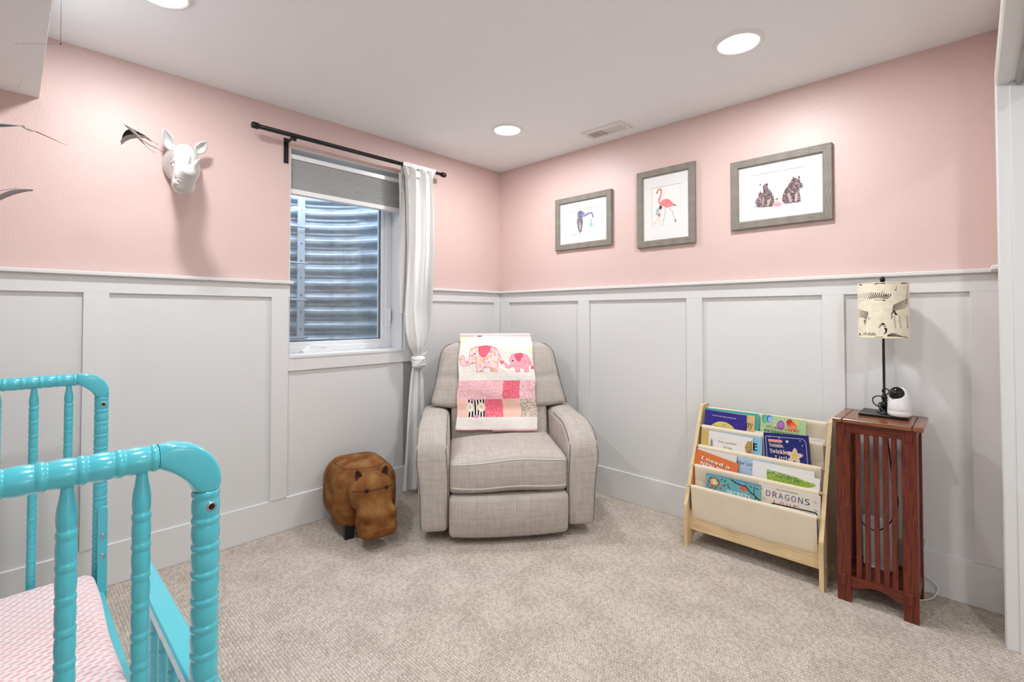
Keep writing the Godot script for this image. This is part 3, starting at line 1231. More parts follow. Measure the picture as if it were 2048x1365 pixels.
func back_half(y: float) -> float:
	return lerpf(0.455, 0.365, clamp((y - 0.62) / 0.43, 0.0, 1.0))


func armchair():
	var B := chair_basis()
	var lin: Material = M.linen
	var a := thing("glider_armchair", "grey linen recliner glider with rounded arms and dark piping in the corner", "armchair", Vector3.ZERO, B)
	var wc := -0.080  # centre of the chair across
	var st := S(0)
	# arms
	for sg in [-1.0, 1.0]:
		var cx: float = wc + sg * 0.408
		st = S(0)
		var hw := 0.083
		var ah := Vector3(hw, 0.275, 0.375)
		var af := func(q: Vector3) -> Vector3:
			var o := q
			var v := (q.y + 0.275) / 0.55
			# the top front rolls over in a wide curve
			var zz := q.z + 0.375  # 0 back .. 0.75 front
			var t: float = clamp((zz - 0.50) / 0.25, 0.0, 1.0)
			var drop := 0.16 * (1.0 - sqrt(max(0.0, 1.0 - t * t * 0.96)))
			o.y -= drop * smoothstep(0.45, 1.0, v) * 1.05
			# crowned top, slight belly at the sides, narrower foot
			o.y += 0.018 * cos(q.x / hw * PI * 0.5) * smoothstep(0.8, 1.0, v)
			o.x *= 1.0 + 0.10 * smoothstep(0.25, 0.85, v) - 0.05 * smoothstep(0.25, 0.0, v)
			o.x += sg * 0.014 * smoothstep(0.3, 1.0, v)
			o.z += 0.012 * sin(PI * v) * smoothstep(0.6, 0.75, zz)
			o.z -= 0.012 * (1.0 - v) * smoothstep(0.5, 0.75, zz)
			return o + Vector3(cx, 0.055 + 0.275, CC - 0.375)
		rbox(st, ah, 0.035, 12, 5, af)
		var arm := part("arm", st, lin, a)
		# piping up the edges of the front panel and back along the top
		for e in [-1.0, 1.0]:
			var pts := []
			for i in 23: pts.append(af.call(rpoint(ah, 0.035, Vector3(e * (hw - 0.004), lerpf(-0.262, 0.262, i / 22.0), ah.z - 0.004))))
			for i in 14: pts.append(af.call(rpoint(ah, 0.035, Vector3(e * (hw - 0.004), ah.y - 0.004, lerpf(ah.z - 0.012, -0.10, i / 13.0)))))
			st = S(0)
			tube(st, pts, 0.0026, 7)
			part("piping", st, M.piping_dark, arm)
	# seat cushion
	st = S(0)
	var sh := Vector3(0.326, 0.098, 0.275)
	var sf := func(q: Vector3) -> Vector3:
		var o := q
		var fx := 1.0 - pow(abs(q.x) / sh.x, 2.6)
		var fz := 1.0 - pow(abs(q.z) / sh.z, 3.0)
		o.y += 0.026 * fx * (0.4 + 0.6 * fz) * smoothstep(0.0, sh.y, q.y)
		o.z += 0.022 * fx * (1.0 - pow(q.y / sh.y, 2.0)) * smoothstep(0.15, sh.z, q.z)
		o.y += 0.005 * sin(q.x * 14.0 + 1.0) * smoothstep(0.15, sh.z, q.z) + 0.010 * (q.x / sh.x) * smoothstep(0.0, sh.y, q.y)
		# pulled in under the lower seam
		o.z -= 0.020 * smoothstep(-0.055, -0.098, q.y) * smoothstep(0.15, sh.z, q.z)
		return o + Vector3(wc, 0.353, CC - 0.265)
	rbox(st, sh, 0.034, 18, 6, sf)
	var seat := part("seat_cushion", st, lin, a)
	for y in [0.078, -0.052]:
		var pts := []
		for i in 41: pts.append(sf.call(rpoint(sh, 0.034, Vector3(lerpf(-0.324, 0.324, i / 40.0), y, sh.z))))
		st = S(0)
		tube(st, pts, 0.0046, 8)
		part("piping", st, M.piping, seat)
	# footrest panel
	st = S(0)
	var fh := Vector3(0.327, 0.110, 0.05)
	rbox(st, fh, 0.026, 12, 5, func(q: Vector3) -> Vector3:
		var o := q
		var fx := 1.0 - pow(abs(q.x) / fh.x, 2.4)
		var fy := 1.0 - pow(abs(q.y) / fh.y, 2.0)
		o.z += 0.026 * fx * (0.35 + 0.65 * fy) * smoothstep(0.0, fh.z, q.z)
		o.y -= 0.010 * fx * smoothstep(0.0, -fh.y, q.y)
		o.z -= 0.016 * smoothstep(0.2, -1.0, q.y / fh.y)
		return o + Vector3(wc, 0.148, CC - 0.012))
	part("footrest", st, lin, a)
	# body behind and beneath
	part("frame", bx(Vector3(wc - 0.33, 0.075, CC - 0.70), Vector3(wc + 0.33, 0.27, CC - 0.06), 0.01), lin, a)
	# back: lower part between the arms, upper part wider over them
	st = S(0)
	rbox(st, Vector3(0.322, 0.16, 0.07), 0.035, 10, 4, func(q: Vector3) -> Vector3:
		var o := q
		o.z += 0.012 * (1.0 - pow(abs(q.x) / 0.322, 2.0)) * smoothstep(0.0, 0.07, q.z)
		var y := q.y + 0.52
		return Vector3(wc + o.x, y, back_n(y) - 0.085 + o.z))
	part("lumbar_cushion", st, lin, a)
	st = S(0)
	var by0 := 0.615
	var by1 := 1.062
	var bh := (by1 - by0) / 2
	rbox(st, Vector3(0.5, bh, 0.085), 0.045, 18, 6, func(q: Vector3) -> Vector3:
		var v := (q.y + bh) / (2.0 * bh)
		var u := q.x / 0.5
		# outline: trapezoid with rounded upper corners
		var hw := lerpf(0.462, 0.378, pow(v, 0.9))
		var y := by0 + v * (by1 - by0)
		var cr := 0.085  # corner rounding, by squeezing the top
		if v > 0.78:
			var k := (v - 0.78) / 0.22
			hw -= cr * (1.0 - sqrt(max(0.0, 1.0 - pow(k, 2.4)))) * 1.05
		y -= 0.020 * pow(abs(u), 3.0) * smoothstep(0.7, 1.0, v)
		y += 0.022 * pow(abs(u), 2.0) * smoothstep(0.35, 0.0, v)
		y -= 0.030 * pow(1.0 - abs(u), 1.0) * smoothstep(0.3, 0.0, v)
		var z := q.z
		var f := (1.0 - pow(abs(u), 2.4)) * (1.0 - pow(abs(2.0 * v - 1.0), 2.4))
		if q.z > 0: z += 0.040 * f * smoothstep(0.0, 0.085, q.z)
		# pulled crease across the middle
		z -= 0.010 * exp(-pow((v - 0.44 - 0.03 * abs(u)) / 0.035, 2.0)) * smoothstep(0.2, 0.8, abs(u)) * smoothstep(0.0, 0.085, q.z)
		return Vector3(wc + u * hw, y, back_n(y) - 0.080 + z))
	var back := part("back_cushion", st, lin, a)
	# piping round its outline
	var op := []
	for i in 61:
		var t := i / 60.0
		var v: float
		var u: float
		if t < 0.36:
			v = t / 0.36
			u = -1.0
		elif t < 0.64:
			v = 1.0
			u = lerpf(-1.0, 1.0, (t - 0.36) / 0.28)
		else:
			v = 1.0 - (t - 0.64) / 0.36
			u = 1.0
		var hw := lerpf(0.462, 0.378, pow(v, 0.9))
		if v > 0.78: hw -= 0.085 * (1.0 - sqrt(max(0.0, 1.0 - pow((v - 0.78) / 0.22, 2.4)))) * 1.05
		var y := by0 + v * (by1 - by0) - 0.020 * pow(abs(u), 3.0) * smoothstep(0.7, 1.0, v) + 0.022 * smoothstep(0.35, 0.0, v) * u * u
		op.append(Vector3(wc + u * (hw + 0.0004), y - (0.0 if v < 1.0 else 0.001), back_n(y) - 0.030))
	st = S(0)
	tube(st, op, 0.0032, 7)
	part("piping", st, M.piping_dark, back)
	# plain outer back, and the swivel base
	st = S(0)
	rbox(st, Vector3(0.36, 0.42, 0.045), 0.03, 8, 4, func(q: Vector3) -> Vector3:
		var y := q.y + 0.56
		return Vector3(wc + q.x * lerpf(1.05, 0.92, (q.y + 0.42) / 0.84), y, back_n(y) - 0.20 + q.z))
	part("outer_back", st, lin, a)
	st = S(0)
	lathe(st, [Vector2(0, 0.0), Vector2(0.26, 0.0), Vector2(0.27, 0.012), Vector2(0.25, 0.022), Vector2(0.05, 0.03), Vector2(0.045, 0.078), Vector2(0, 0.078)], 40, Transform3D(Basis(), Vector3(wc, 0, CC - 0.40)))
	part("swivel_base", st, M.black_metal, a)


func quilt():
	var p := Pic.new(1024, 1180, Color(0.935, 0.91, 0.88))
	var hot := Color(0.93, 0.36, 0.45)
	var pale := Color(0.965, 0.745, 0.765)
	var peach := Color(0.97, 0.80, 0.745)
	var f := func(x: float, y: float) -> Vector2:  # from the measured sheet: pixel of the detail view to 0..1
		var t := (y - 100.0) / 528.0
		var xl := lerpf(382.0, 395.0, t)
		var xr := lerpf(803.0, 845.0, t)
		return Vector2((x - xl) / (xr - xl), (y - 98.0) / 530.0)
	var g := func(a: Array) -> Array:
		var o := []
		for i in range(0, a.size(), 2): o.append(f.call(a[i], a[i + 1]))
		return o
	var rect := func(x0: float, x1: float, y0: float, y1: float, c: Color):
		p.poly([Vector2(x0, y0), Vector2(x1, y0), Vector2(x1, y1), Vector2(x0, y1)], c)
	# two rows of patches
	rect.call(0.0, 0.575, 0.49, 0.69, pale)
	rect.call(0.575, 0.795, 0.495, 0.69, hot)
	rect.call(0.795, 1.0, 0.495, 0.69, pale.lerp(Color(0.98, 0.85, 0.86), 0.5))
	rect.call(0.0, 0.135, 0.69, 0.875, peach)
	rect.call(0.345, 0.568, 0.69, 0.875, hot)
	rect.call(0.568, 0.79, 0.69, 0.875, peach)
	rect.call(0.79, 1.0, 0.69, 0.88, Color(0.91, 0.895, 0.83))
	p.specks(900, 0.004, 0.010, [Color(0.975, 0.82, 0.83), Color(0.95, 0.68, 0.71), Color(0.98, 0.86, 0.86)], V([0.0, 0.49, 0.575, 0.49, 0.575, 0.69, 0.0, 0.69]), 3, 0.6)
	p.specks(300, 0.004, 0.012, [Color(0.95, 0.66, 0.71), Color(0.98, 0.88, 0.89)], V([0.80, 0.50, 1.0, 0.50, 1.0, 0.69, 0.80, 0.69]), 4, 0.6)
	for q in [[0.58, 0.79, 0.50, 0.685], [0.35, 0.563, 0.695, 0.87]]:
		p.specks(700, 0.0022, 0.0032, [Color(0.97, 0.66, 0.70)], V([q[0], q[2], q[1], q[2], q[1], q[3], q[0], q[3]]), 5)
	p.specks(700, 0.003, 0.007, [Color(0.55, 0.60, 0.42), Color(0.75, 0.45, 0.45), Color(0.62, 0.55, 0.45), Color(0.85, 0.62, 0.6)], V([0.795, 0.695, 1.0, 0.695, 1.0, 0.875, 0.795, 0.875]), 6, 0.5)
	# black and white stripes with round flowers
	rect.call(0.135, 0.345, 0.69, 0.875, Color(0.95, 0.94, 0.93))
	for k in 6: rect.call(0.142 + 0.036 * k, 0.160 + 0.036 * k, 0.692, 0.873, Color(0.06, 0.055, 0.06))
	for q in [[0.158, 0.775], [0.300, 0.775]]:
		p.ell(q[0], q[1], 0.052, 0.052, Color(0.95, 0.78, 0.52))
		p.ell(q[0], q[1], 0.044, 0.044, Color(0.96, 0.92, 0.88))
		p.ell(q[0], q[1], 0.014, 0.014, Color(0.70, 0.62, 0.66))
		p.ell(q[0], q[1], 0.009, 0.009, Color(0.95, 0.92, 0.9))
	p.ell(0.195, 0.695, 0.040, 0.014, Color(0.90, 0.56, 0.78))
	p.ell(0.235, 0.868, 0.042, 0.014, Color(0.92, 0.58, 0.76))
	# big elephant, appliqued in a print
	var big: Array = g.call([392, 225, 405, 213, 416, 222, 421, 242, 436, 254, 446, 236, 443, 190, 455, 172, 490, 163, 530, 158, 565, 162, 592, 172, 612, 196, 622, 222, 632, 240, 628, 248, 612, 238, 612, 262, 605, 305, 570, 307, 568, 281, 545, 284, 530, 282, 525, 308, 490, 308, 488, 262, 468, 258, 440, 272, 415, 277, 398, 262])
	p.poly(big, Color(0.965, 0.85, 0.845))
	p.specks(70, 0.012, 0.026, [Color(0.93, 0.72, 0.44), Color(0.95, 0.66, 0.67), Color(0.94, 0.78, 0.58), Color(0.96, 0.72, 0.72)], big, 8, 0.8)
	p.specks(60, 0.004, 0.007, [Color(0.80, 0.12, 0.25), Color(0.75, 0.42, 0.2)], big, 9)
	p.line(big + [big[0]], 0.005, Color(0.80, 0.30, 0.38))
	var ear: Array = g.call([490, 166, 505, 160, 522, 158, 540, 157, 555, 163, 560, 178, 552, 196, 540, 215, 530, 226, 514, 220, 500, 205, 494, 188])
	p.poly(ear, Color(0.93, 0.42, 0.50))
	p.line(ear + [ear[0]], 0.005, Color(0.74, 0.18, 0.30))
	var hp: Array = g.call([634, 268, 623, 256, 625, 247, 634, 249, 643, 246, 648, 254])
	p.poly(hp, Color(0.94, 0.50, 0.56))
	p.line(hp + [hp[0]], 0.004, Color(0.74, 0.18, 0.30))
	var ev: Vector2 = f.call(475.0, 204.0)
	p.ell(ev.x, ev.y, 0.009, 0.009, Color(0.05, 0.04, 0.05))
	# small elephant
	var sml: Array = g.call([645, 262, 655, 258, 664, 270, 678, 274, 688, 266, 678, 243, 685, 217, 702, 206, 745, 203, 778, 214, 795, 236, 801, 256, 812, 282, 806, 284, 796, 264, 785, 284, 785, 312, 762, 312, 760, 292, 735, 290, 733, 312, 710, 312, 708, 283, 690, 281, 672, 292, 655, 284])
	p.poly(sml, Color(0.955, 0.68, 0.735))
	p.specks(260, 0.003, 0.005, [Color(0.98, 0.84, 0.86), Color(0.93, 0.58, 0.65)], sml, 12)
	p.line(sml + [sml[0]], 0.004, Color(0.80, 0.34, 0.45))
	var er2: Array = g.call([705, 212, 722, 205, 740, 202, 752, 210, 755, 222, 746, 230, 742, 246, 732, 251, 720, 243, 712, 226])
	p.poly(er2, Color(0.93, 0.40, 0.50))
	p.line(er2 + [er2[0]], 0.004, Color(0.74, 0.18, 0.30))
	ev = f.call(696.0, 246.0)
	p.ell(ev.x, ev.y, 0.009, 0.009, Color(0.05, 0.04, 0.05))
	var hp2: Array = g.call([800, 296, 803, 284, 813, 278, 824, 288, 824, 297])
	p.poly(hp2, Color(0.93, 0.40, 0.48))
	# faint yellow dots, row of prints at the fold
	p.ell(0.04, 0.052, 0.035, 0.035, Color(0.95, 0.92, 0.70))
	p.ell(0.985, 0.165, 0.035, 0.035, Color(0.94, 0.90, 0.66))
	rect.call(0.0, 0.2, 0.0, 0.008, peach)
	rect.call(0.25, 0.3, 0.0, 0.010, Color(0.12, 0.1, 0.1))
	rect.call(0.60, 1.0, 0.0, 0.010, Color(0.96, 0.82, 0.86))
	rect.call(0.0, 1.0, 0.985, 1.0, Color(0.96, 0.80, 0.80))
	# seam lines
	for y in [0.49, 0.69, 0.875]: p.line([Vector2(0, y), Vector2(1, y)], 0.0025, Color(0.88, 0.80, 0.77))
	p.line([Vector2(0.335, 0.49), Vector2(0.335, 0.69)], 0.002, Color(0.90, 0.68, 0.70))
	var m := pic_mat("quilt_print", p.tex(), 0.95)
	m.metallic_specular = 0.2
	m.heightmap_enabled = true
	m.heightmap_scale = 0.5
	m.heightmap_texture = quilt_relief()
	var wc := -0.080
	var st := S(0)
	# front fall: from the top of the back down to just above the seat, then over the top and a little way behind
	var drop := func(u: float, v: float, off: float) -> Vector3:
		var x0 := lerpf(-0.343, -0.370, v)
		var x1 := lerpf(0.152, 0.162, v)
		var x := lerpf(x0, x1, u) + 0.004 * sin(v * 17.0)
		var y := lerpf(1.083, 0.492, v)
		y -= 0.012 * u * smoothstep(0.7, 1.0, v) - 0.006
		var yy: float = clamp(y, 0.46, 1.062)
		var vv: float = clamp((yy - 0.615) / 0.447, 0.0, 1.0)
		var uu := (x - wc) / 0.43
		var fb: float = (1.0 - pow(min(abs(uu), 1.0), 2.4)) * (1.0 - pow(abs(2.0 * vv - 1.0), 2.4)) if yy > 0.615 else 0.0
		var z := back_n(yy) + 0.016 + 0.040 * fb + off
		z -= 0.034 * smoothstep(0.10, 0.0, v) 
		z += 0.016 * smoothstep(0.75, 0.92, v) + 0.004 * sin(u * 19.0 + v * 5.0) * v + 0.003 * sin(u * 7.0 - v * 23.0)
		return Vector3(x, y, z)
	cloth(st, 46, 60, func(u, v): return drop.call(u, v, 0.004), 0.007)
	var q := thing("quilt", "pink and white patchwork baby quilt with two elephants draped over the armchair back", "quilt", Vector3.ZERO, chair_basis())
	part("front", st, m, q)
	var back_m := mat("quilt_back", Color(0.965, 0.80, 0.81), 0.95)
	st = S(0)
	cloth(st, 24, 24, func(u, v):  # over the top and down the rear
		var r: Vector3 = drop.call(u, 0.0, 0.004)
		var ang: float = min(v * 2.2, 1.0) * PI
		var dn: float = max(v - 0.45, 0.0) * 0.5
		var rad := 0.066
		return Vector3(r.x, r.y + sin(ang) * 0.012 - dn, r.z - rad * (1.0 - cos(ang))), 0.007)
	part("rear_fold", st, back_m, q)
	st = S(0)
	cloth(st, 14, 8, func(u, v):  # a layer of the lining showing below the hem
		var r: Vector3 = drop.call(lerpf(0.45, 0.985, u), lerpf(0.93, 1.018, v), -0.006)
		return r, 0.004)
	part("lining", st, back_m, q)


func quilt_relief() -> ImageTexture:
	var n := 512
	var im := Image.create_empty(n, n, false, Image.FORMAT_RGB8)
	var nz := FastNoiseLite.new()
	nz.seed = 8
	nz.frequency = 0.018
	for y in n:
		for x in n:
			var a := nz.get_noise_2d(x, y * 1.2)
			var b := sin((x + 10.0 * a) * 0.14) * sin((y + 14.0 * a) * 0.12)
			var k: float = clamp(0.5 + 0.35 * a + 0.22 * pow(abs(b), 0.5), 0, 1)
			im.set_pixel(x, y, Color(k, k, k))
	return ImageTexture.create_from_image(im)


func hippo():
	# local: z the way it faces, y up
	var dir := Vector3(-0.22, 0, 0.975).normalized()
	var B := Basis(Vector3(dir.z, 0, -dir.x), Vector3.UP, dir)
	var o := thing("hippo_stool", "brown suede hippo-shaped footstool on black feet beside the armchair", "footstool", Vector3(-1.415, 0, 0.245), B)
	var su: Material = M.suede
	var st := S(0)
	var bh := Vector3(0.184, 0.172, 0.205)
	var bf := func(q: Vector3) -> Vector3:
		var p := q
		var v := (q.y + 0.172) / 0.344
		# rounded in plan, belly out in the middle, dished rim at the seat
		var k: float = 1.0 - 0.05 * pow(abs(2.0 * v - 0.95), 2.0)
		p.x *= k * (1.0 - 0.08 * pow(abs(q.z) / 0.205, 4.0))
		p.z *= k
		p.y += 0.010 * (1.0 - (q.x * q.x + q.z * q.z) / 0.07) * smoothstep(0.6, 1.0, v)
		return p + Vector3(0, 0.214, 0)
	rbox(st, bh, 0.108, 8, 8, bf)
	var body := part("body", st, su, o)
	# seam round the seat
	var ring := []
	for i in 72:
		var t := TAU * i / 72
		var c := cos(t)
		var s := sin(t)
		var e := 2.0 / 3.2
		ring.append(bf.call(rpoint(bh, 0.108, Vector3(sign(c) * pow(abs(c), e) * 0.150, bh.y, sign(s) * pow(abs(s), e) * 0.170))) - Vector3(0, 0.0012, 0))
	st = S(0)
	tube(st, ring, 0.0022, 6, true)
	part("seam", st, M.suede_dark, body)
	for q in [[-0.098, 0.135], [0.098, 0.135], [-0.085, -0.11], [0.085, -0.11]]:
		part("foot", bx(Vector3(q[0] - 0.026, 0, q[1] - 0.026), Vector3(q[0] + 0.026, 0.085, q[1] + 0.026), 0.004), M.black_plastic, o)
	# head: brow, muzzle, jaw in one skin
	st = S(0)
	var f := func(p: Vector3) -> float:
		var d := ellipsoid(p, Vector3(0, 0.268, 0.215), Vector3(0.122, 0.100, 0.095))
		d = smin(d, capsule(p, Vector3(0, 0.245, 0.25), Vector3(0, 0.165, 0.325), 0.098, 0.076), 0.05)
		var q := (p - Vector3(0, 0.135, 0.328)).rotated(Vector3.RIGHT, 0.35).abs() - Vector3(0.052, 0.036, 0.026)
		d = smin(d, q.max(Vector3.ZERO).length() + min(max(q.x, max(q.y, q.z)), 0.0) - 0.044, 0.035)
		d = smin(d, ellipsoid(p, Vector3(0, 0.120, 0.28), Vector3(0.088, 0.058, 0.09)), 0.04)
		# nostril folds, lip line
		for sx in [-1.0, 1.0]:
			d = smin(d, p.distance_to(Vector3(sx * 0.066, 0.190, 0.372)) - 0.022, 0.025)
			d = max(d, -capsule(p, Vector3(sx * 0.070, 0.192, 0.404), Vector3(sx * 0.080, 0.205, 0.392), 0.006, 0.006))
		d += 0.0022 * exp(-pow((p.y - 0.118 - 0.25 * (p.z - 0.36)) / 0.006, 2.0)) * smoothstep(0.30, 0.36, p.z)
		return d
	net(st, f, Vector3(-0.15, 0.03, 0.09), Vector3(0.15, 0.39, 0.45), 0.0075)
	var head := part("head", st, su, o)
	# seam across the brow
	var sp := []
	for i in 15:
		var t := i / 14.0 * 2.0 - 1.0
		var p := Vector3(t * 0.112, 0.305 - 0.012 * t * t, 0.45)
		while f.call(p) > 0.001 and p.z > 0.1: p.z -= 0.002
		sp.append(p)
	st = S(0)
	tube(st, sp, 0.0022, 6)
	part("seam", st, M.suede_dark, head)
	for sx in [-1.0, 1.0]:
		var p := Vector3(sx * 0.052, 0.303, 0.45)
		while f.call(p) > 0.0 and p.z > 0.1: p.z -= 0.001
		st = S(0)
		var bs := Basis(Vector3(1, 0, 0), Vector3(0, 0, 1), Vector3(0, -1, 0))
		lathe(st, [Vector2(0.0115, -0.002), Vector2(0.0105, 0.004), Vector2(0.007, 0.0075), Vector2(0, 0.009)], 16, Transform3D(bs, p))
		part("eye", st, M.black_gloss, head, "round black button eye")
		# ears: small folded flaps
		st = S(0)
		var base := Vector3(sx * 0.066, 0.345, 0.228)
		cloth(st, 8, 10, func(u, v):
			var w = 0.020 * (1.0 - 0.35 * v) * sqrt(max(0.0, 1.0 - pow(max(v - 0.55, 0.0) / 0.45, 2.0)) + 0.02)
			var a: float = (u * 2.0 - 1.0)
			return base + Vector3(a * w + sx * 0.014 * v, 0.052 * v - 0.006, 0.012 * (a * a) - 0.006 * v), 0.005)
		part("ear", st, M.suede_dark, head)


func curtain():
	# rod, finials, brackets
	var y := 2.258
	var zr := 0.096
	var rod := thing("curtain_rod", "thin black curtain rod with round end caps over the window", "curtain rod")
	var st := S(0)
	tube(st, [Vector3(-1.945, y, zr), Vector3(-1.05, y, zr)], 0.0125, 16)
	part("pole", st, M.black_metal, rod)
	st = S(0)
	tube(st, [Vector3(-1.10, y, zr), Vector3(-0.700, y, zr)], 0.0108, 16)
	part("inner_pole", st, M.black_metal, rod)
	var along := Basis(Vector3(0, 1, 0), Vector3(1, 0, 0), Vector3(0, 0, -1))
	for q in [[-1.972, 1.0], [-0.664, -1.0]]:
		st = S(0)
		lathe(st, [Vector2(0, -0.003), Vector2(0.014, -0.002), Vector2(0.0175, 0.004), Vector2(0.0175, 0.030), Vector2(0.0130, 0.036), Vector2(0, 0.036)], 20, Transform3D(along if q[1] > 0 else Basis(Vector3(0, 1, 0), Vector3(-1, 0, 0), Vector3(0, 0, 1)), Vector3(q[0], y, zr)))
		part("end_cap", st, M.black_metal, rod)
	for bxp in [-1.758, -0.93]:
		st = S()
		box(st, Vector3(bxp, 2.192, 0.003), Vector3(0.026, 0.146, 0.006), 0.001)
		box(st, Vector3(bxp, 2.262 - 0.022, zr / 2), Vector3(0.022, 0.005, zr), 0.001)
		box(st, Vector3(bxp + 0.0, 2.240, zr), Vector3(0.022, 0.012, 0.02), 0.001)
		var b := part("bracket", st, M.black_metal, rod)
		if bxp < -1.2:
			st = S(0)
			lathe(st, [Vector2(0, -0.030), Vector2(0.007, -0.030), Vector2(0.009, -0.026), Vector2(0.009, -0.010), Vector2(0, -0.010)], 12, Transform3D(Basis(), Vector3(bxp + 0.012, y, zr)))
			part("thumb_screw", st, M.black_metal, b)
	# curtain panel, tied in a knot
	var c := thing("curtain", "sheer white curtain panel tied in a knot at the right of the window", "curtain")
	var zc := zr
	var ky := 0.915
	var kx := -0.893
	var L := [[2.285, -1.034, -0.760], [2.20, -1.022, -0.764], [2.0, -1.010, -0.757], [1.7, -0.998, -0.752], [1.45, -1.005, -0.768], [1.25, -1.018, -0.775], [1.12, -1.012, -0.798], [1.03, -0.985, -0.830], [0.98, -0.940, -0.850], [0.955, -0.928, -0.862], [0.93, -0.925, -0.866]]
	var upper := func(u: float, v: float) -> Vector3:
		var yy := lerpf(2.274, 0.930, v)
		var i := 0
		while i < L.size() - 2 and L[i + 1][0] > yy: i += 1
		var t: float = clamp((L[i][0] - yy) / (L[i][0] - L[i + 1][0]), 0.0, 1.0)
		var a: float = lerpf(L[i][1], L[i + 1][1], t)
		var b: float = lerpf(L[i][2], L[i + 1][2], t)
		var w := b - a
		var amp: float = clamp(w * 0.15, 0.004, 0.036) * (0.75 + 0.25 * sin(v * 6.0 + u * 4.0))
		var ph := u * TAU * 3.6 + 0.9 * sin(v * 3.0) + 0.9 * sin(u * 7.0)
		var z := zc + amp * sin(ph) + 0.0035 * sin(u * TAU * 9.0 + v * 5.0) * smoothstep(0.0, 0.3, v)
		z += 0.030 * sin(PI * u) * smoothstep(0.72, 0.90, v) * (1.0 - smoothstep(0.92, 1.0, v))
		var x: float = a + w * u + 0.010 * cos(ph) * smoothstep(0.0, 0.1, v)
		if v < 0.02: z = zc + 0.016
		return Vector3(x, yy, z)
	st = S(0)
	cloth(st, 110, 70, upper, 0.0016)
	part("upper_panel", st, M.curtain, c)
	# header casing behind and over the rod, parted near the right end
	for q in [[-1.034, -0.862], [-0.835, -0.776]]:
		st = S(0)
		cloth(st, 40, 24, func(u, v):
			var x := lerpf(q[0], q[1], u)
			var t: float = v * 1.5 * PI - PI * 0.25
			var r: float = 0.0155 + 0.0022 * sin(u * 34.0) 
			if v > 0.85: return Vector3(x, y - 0.018 - (v - 0.85) * 0.28, zc - 0.012)
			return Vector3(x + 0.002 * sin(u * 50.0), y + sin(t + PI * 0.0) * r, zc + cos(t) * r), 0.0016)
		part("header", st, M.curtain, c)
	# side hem with its care label
	st = S(0)
	cloth(st, 8, 40, func(u, v): return Vector3(lerpf(-1.040, -0.995, u) + 0.014 * v, lerpf(2.205, 1.25, v), zc - 0.028 + 0.006 * sin(u * 5.0 + v * 7.0)), 0.0016)
	part("side_hem", st, M.curtain, c)
	var cl := part("care_label", bx(Vector3(-1.034, 2.075, zc - 0.024), Vector3(-1.005, 2.150, zc - 0.023)), M.white_plastic, c)
	st = S()
	for k in 4: box(st, Vector3(-1.019, 2.138 - 0.012 * k, zc - 0.0226), Vector3(0.022 - 0.003 * (k % 2), 0.004, 0.0006))
	part("print", st, M.ink_grey, cl)
	# the knot: wraps of gathered cloth
	st = S(0)
	for k in 4:
		var pts := []
		var rr := []
		for i in 25:
			var t := TAU * i / 24.0
			pts.append(Vector3(kx + 0.037 * cos(t), ky - 0.030 + 0.017 * k + 0.008 * sin(t + k * 0.9), zc + 0.030 * sin(t)))
			rr.append(0.0135 + 0.003 * sin(t * 3.0 + k))
		tube(st, pts, rr, 10, false)
	var nz := FastNoiseLite.new()
	nz.frequency = 18.0
	lathe(st, [Vector2(0, -0.045), Vector2(0.034, -0.042), Vector2(0.040, -0.02), Vector2(0.042, 0.01), Vector2(0.036, 0.035), Vector2(0.0, 0.042)], 24, Transform3D(Basis(), Vector3(kx, ky, zc)))
	part("knot", st, M.curtain, c)
	# a loose tip sticking out of the knot
	st = S(0)
	cloth(st, 6, 10, func(u, v): return Vector3(kx + 0.02 + 0.042 * v, ky + 0.045 + 0.022 * v * v + 0.016 * (u - 0.5) * (1.0 - 0.7 * v), zc + 0.012 + 0.006 * sin(u * 6.0)), 0.0016)
	part("loose_tip", st, M.curtain, c)
	# tail
	st = S(0)
	cloth(st, 80, 46, func(u, v):
		var yy := lerpf(0.885, 0.052 - 0.012 * sin(u * 5.0), v)
		var a := lerpf(-0.927, -1.008, pow(v, 0.55) if v < 0.4 else 0.604 + (v - 0.4) * 0.66)
		var b := lerpf(-0.862, -0.800, pow(v, 0.5))
		var w := b - a
		var ph = u * TAU * 2.6 + 0.6 * sin(v * 3.0)
		var amp: float = lerpf(0.010, 0.019, v)
		return Vector3(a + w * u, yy, zc - 0.012 + amp * sin(ph) + 0.003 * sin(u * TAU * 7.0)), 0.0016)
	part("tail", st, M.curtain, c)


